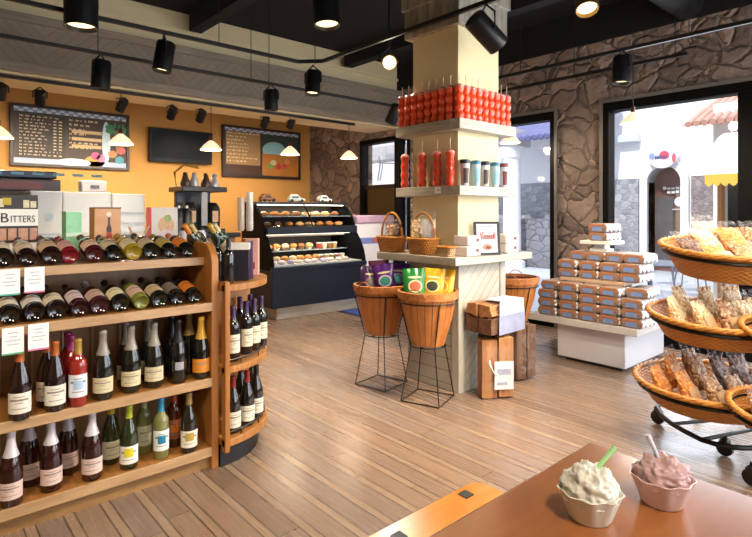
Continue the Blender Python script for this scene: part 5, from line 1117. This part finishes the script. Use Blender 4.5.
def can(label, at, target, r=.075, L=.25, power=0, top=None, body=None, lit=True, col=WARM, cone=1.15, name='spotlight', radius=.06):
    """track head: at = centre of the can; top = height of the track above"""
    at = Vector(at); d = (Vector(target)-at).normalized()
    R = d.to_track_quat('-Z', 'Y').to_matrix().to_4x4(); t = thing(name, label, 'spotlight', at, 0, 'track spotlights')
    b_ = body or P('#121014', .4, .2)
    G().lathe([(0, L/2), (r*.9, L/2), (r, L/2-.012), (r, -L/2), (r*.93, -L/2), (r*.86, -L/2+.03), (0, -L/2+.03)], 24, R).make('housing', b_, t, smooth=40)
    G().lathe([(r*.86, -L/2+.034), (0, -L/2+.034)][::-1], 20, R @ Matrix.Translation((0, 0, -.0045))).make('lens', LENS if lit else P('#3a2f28', .2), t)
    if top:
        zz = top-at.z; G().tube([(0, 0, zz), (0, 0, L/2+.055 if zz > L/2+.06 else zz-.01)], .012, 8).make('mount', BLACK, t)
        hx = R @ Vector((r+.012, 0, 0)); q0 = Vector((0, 0, min(zz, L/2+.055)))
        G().tube([hx*1.0, hx*1.0+Vector((0, 0, L*.42)), q0, -hx*1.0+Vector((0, 0, L*.42)), -hx*1.0], .008, 6).make('yoke', BLACK, t)
    if power:
        p_ = at+d*(L/2+.01); light(name+'_beam', 'SPOT', p_, power, col, p_+d, spot_size=cone, spot_blend=.8, shadow_soft_size=radius)
    return t
def on(u, v, Y): return pY(u, v, Y)
# track A
can('black cylinder spotlight on the near track above the menu board', on(164, 57, YA_), (1.18, 4.45, 0), power=200, top=ZT_, L=.24)
can('black spotlight at the bend of the near track', on(313, 83, YA_), (2.7, 4.2, 0), power=180, top=ZT_, L=.23)
# track B
can('black tilted spotlight on the middle track over the palm picture', on(101, 75, YBk), (1.15, 5.0, 0), power=200, top=2.68, L=.24)
can('black spotlight on the middle track between the boards', on(271, 100, YBk), (3.0, 5.0, 0), power=160, top=2.68, L=.21, r=.07)
can('dark spotlight on the middle track beside the red tube cups', on(394, 114, YBk), (4.6, 6.2, .8), power=120, top=2.68, L=.24, lit=False)
# ceiling pots
can('large black downlight hanging above the first menu board', on(81, 4, 4.25), (.96, 4.2, 0), r=.11, L=.34, power=230, top=ZC, name='downlight')
can('large black downlight hanging in the middle of the dark ceiling', on(326, 6, 3.62), (2.6, 3.3, 0), r=.11, L=.34, power=260, top=ZC, name='downlight')
# track D and others
can('large tilted black spotlight in front of the pillar top', pX(486, 32, 3.02), (5.73, 1.6, .6), r=.08, L=.27, power=160, top=ZT_)
can('lit brass spotlight at the upper edge by the dark ceiling', pd(586, 2, 4.1), (3.0, 1.2, .3), r=.085, L=.16, power=150, top=ZC, body=BRASS)
can('bright lit spotlight glaring out of the dark beside the pillar', pd(389, 62, 5.3), (1.5, 1.2, 1.5), r=.075, L=.16, power=120, top=ZC, body=BRASS)
can('black spotlight on the long track above the big window', pX(622, 70, 4.82), (4.7, 2.2, .6), r=.08, L=.24, power=150, top=ZT_)
# wall washers behind the bulkhead track
for (u, v, du, lb, pw, lit) in ((40, 98, .25, 'dark wall spotlight in front of the first menu board top', 150, False), (122, 105, -.3, 'dark rounded spotlight near the palm picture', 150, False), (172, 113, .0, 'small lit spotlight above the television', 120, True), (201, 116, .0, 'dark slanted spotlight above the television edge', 120, False), (265, 122, .1, 'dark slanted spotlight above the second menu board', 150, False), (291, 123, .2, 'small lit ring spotlight near the second menu board end', 120, True), (1, 92, 0, 'small lit spotlight at the outer end above the first menu board', 120, True)):
    p = pY(u, v, 6.45); can(lb, p, (p.x+du, 7.75, 1.2), r=.05, L=.15, power=pw*.62, top=2.64, lit=lit, cone=1.9)
# pendants
OPAL = emis('opal_shade', '#ffe2bc', .85)
def pendant(label, p, top, r=.125):
    t = thing('pendant_lamp', label, 'lamp', p, 0, 'white cone pendants')
    G().lathe([(.022, .075), (r*.62, .028), (r, -.03), (r*.97, -.036), (r*.58, .018), (.018, .06)], 28).make('shade', OPAL, t, smooth=50)
    G().lathe([(0, .13), (.018, .13), (.022, .075), (0, .075)], 14).make('socket', P('#5a3a2a', .3, .4), t); G().tube([(0, 0, .13), (0, 0, top-p.z)], .004, 6).make('cord', BLACK, t); G().ball((0, 0, .02), .028, 12).make('bulb', emis('bulb', '#fff0d4', 9), t)
    light('pendant_glow', 'POINT', p+Vector((0, 0, -.06)), 14, WARM, shadow_soft_size=.05)
for (u, v, lb) in ((121, 141, 'white cone pendant hanging in front of the palm picture'), (211, 147, 'white cone pendant hanging by the television edge'), (290, 152, 'white cone pendant in front of the beach picture board'), (349, 156, 'white cone pendant near the back door'), (-2, 134, 'white cone pendant at the outer end of the counter')):
    pendant(lb, pY(u, v, 6.04), 2.61)
pendant('white cone pendant hanging before the big window', pX(633, 120, 5.37), 2.79, .12)
p = pX(510, 140, 5.37); pendant('white cone pendant half hidden behind the pillar', p, 2.79, .12)
# added unseen fill spotlights, some hung from the ceiling instead of a track
for i, (x, y, tx, ty, tz, pw) in enumerate(((3.02, 1.0, 2.0, 2.2, 0, 300), (3.02, -.4, 3.3, .95, .6, 130), (.5, -.5, 1.25, .45, .75, 120), (1.4, -.6, 3.3, 1.0, .6, 110), (.4, .4, .6, 2.7, .7, 100), (-.8, .9, -.1, 2.7, .5, 140), (4.82, .3, 3.4, 1.0, .8, 105), (3.5, .3, 3.4, 2.6, 1.3, 170), (2.2, .4, 3.4, 1.1, .7, 130))):
    can('added fill spotlight out of view', (x, y, 2.62), (tx, ty, tz), power=pw, top=(ZT_ if x in (3.02, 4.82) else ZC), L=.24, cone=1.3, radius=.15)
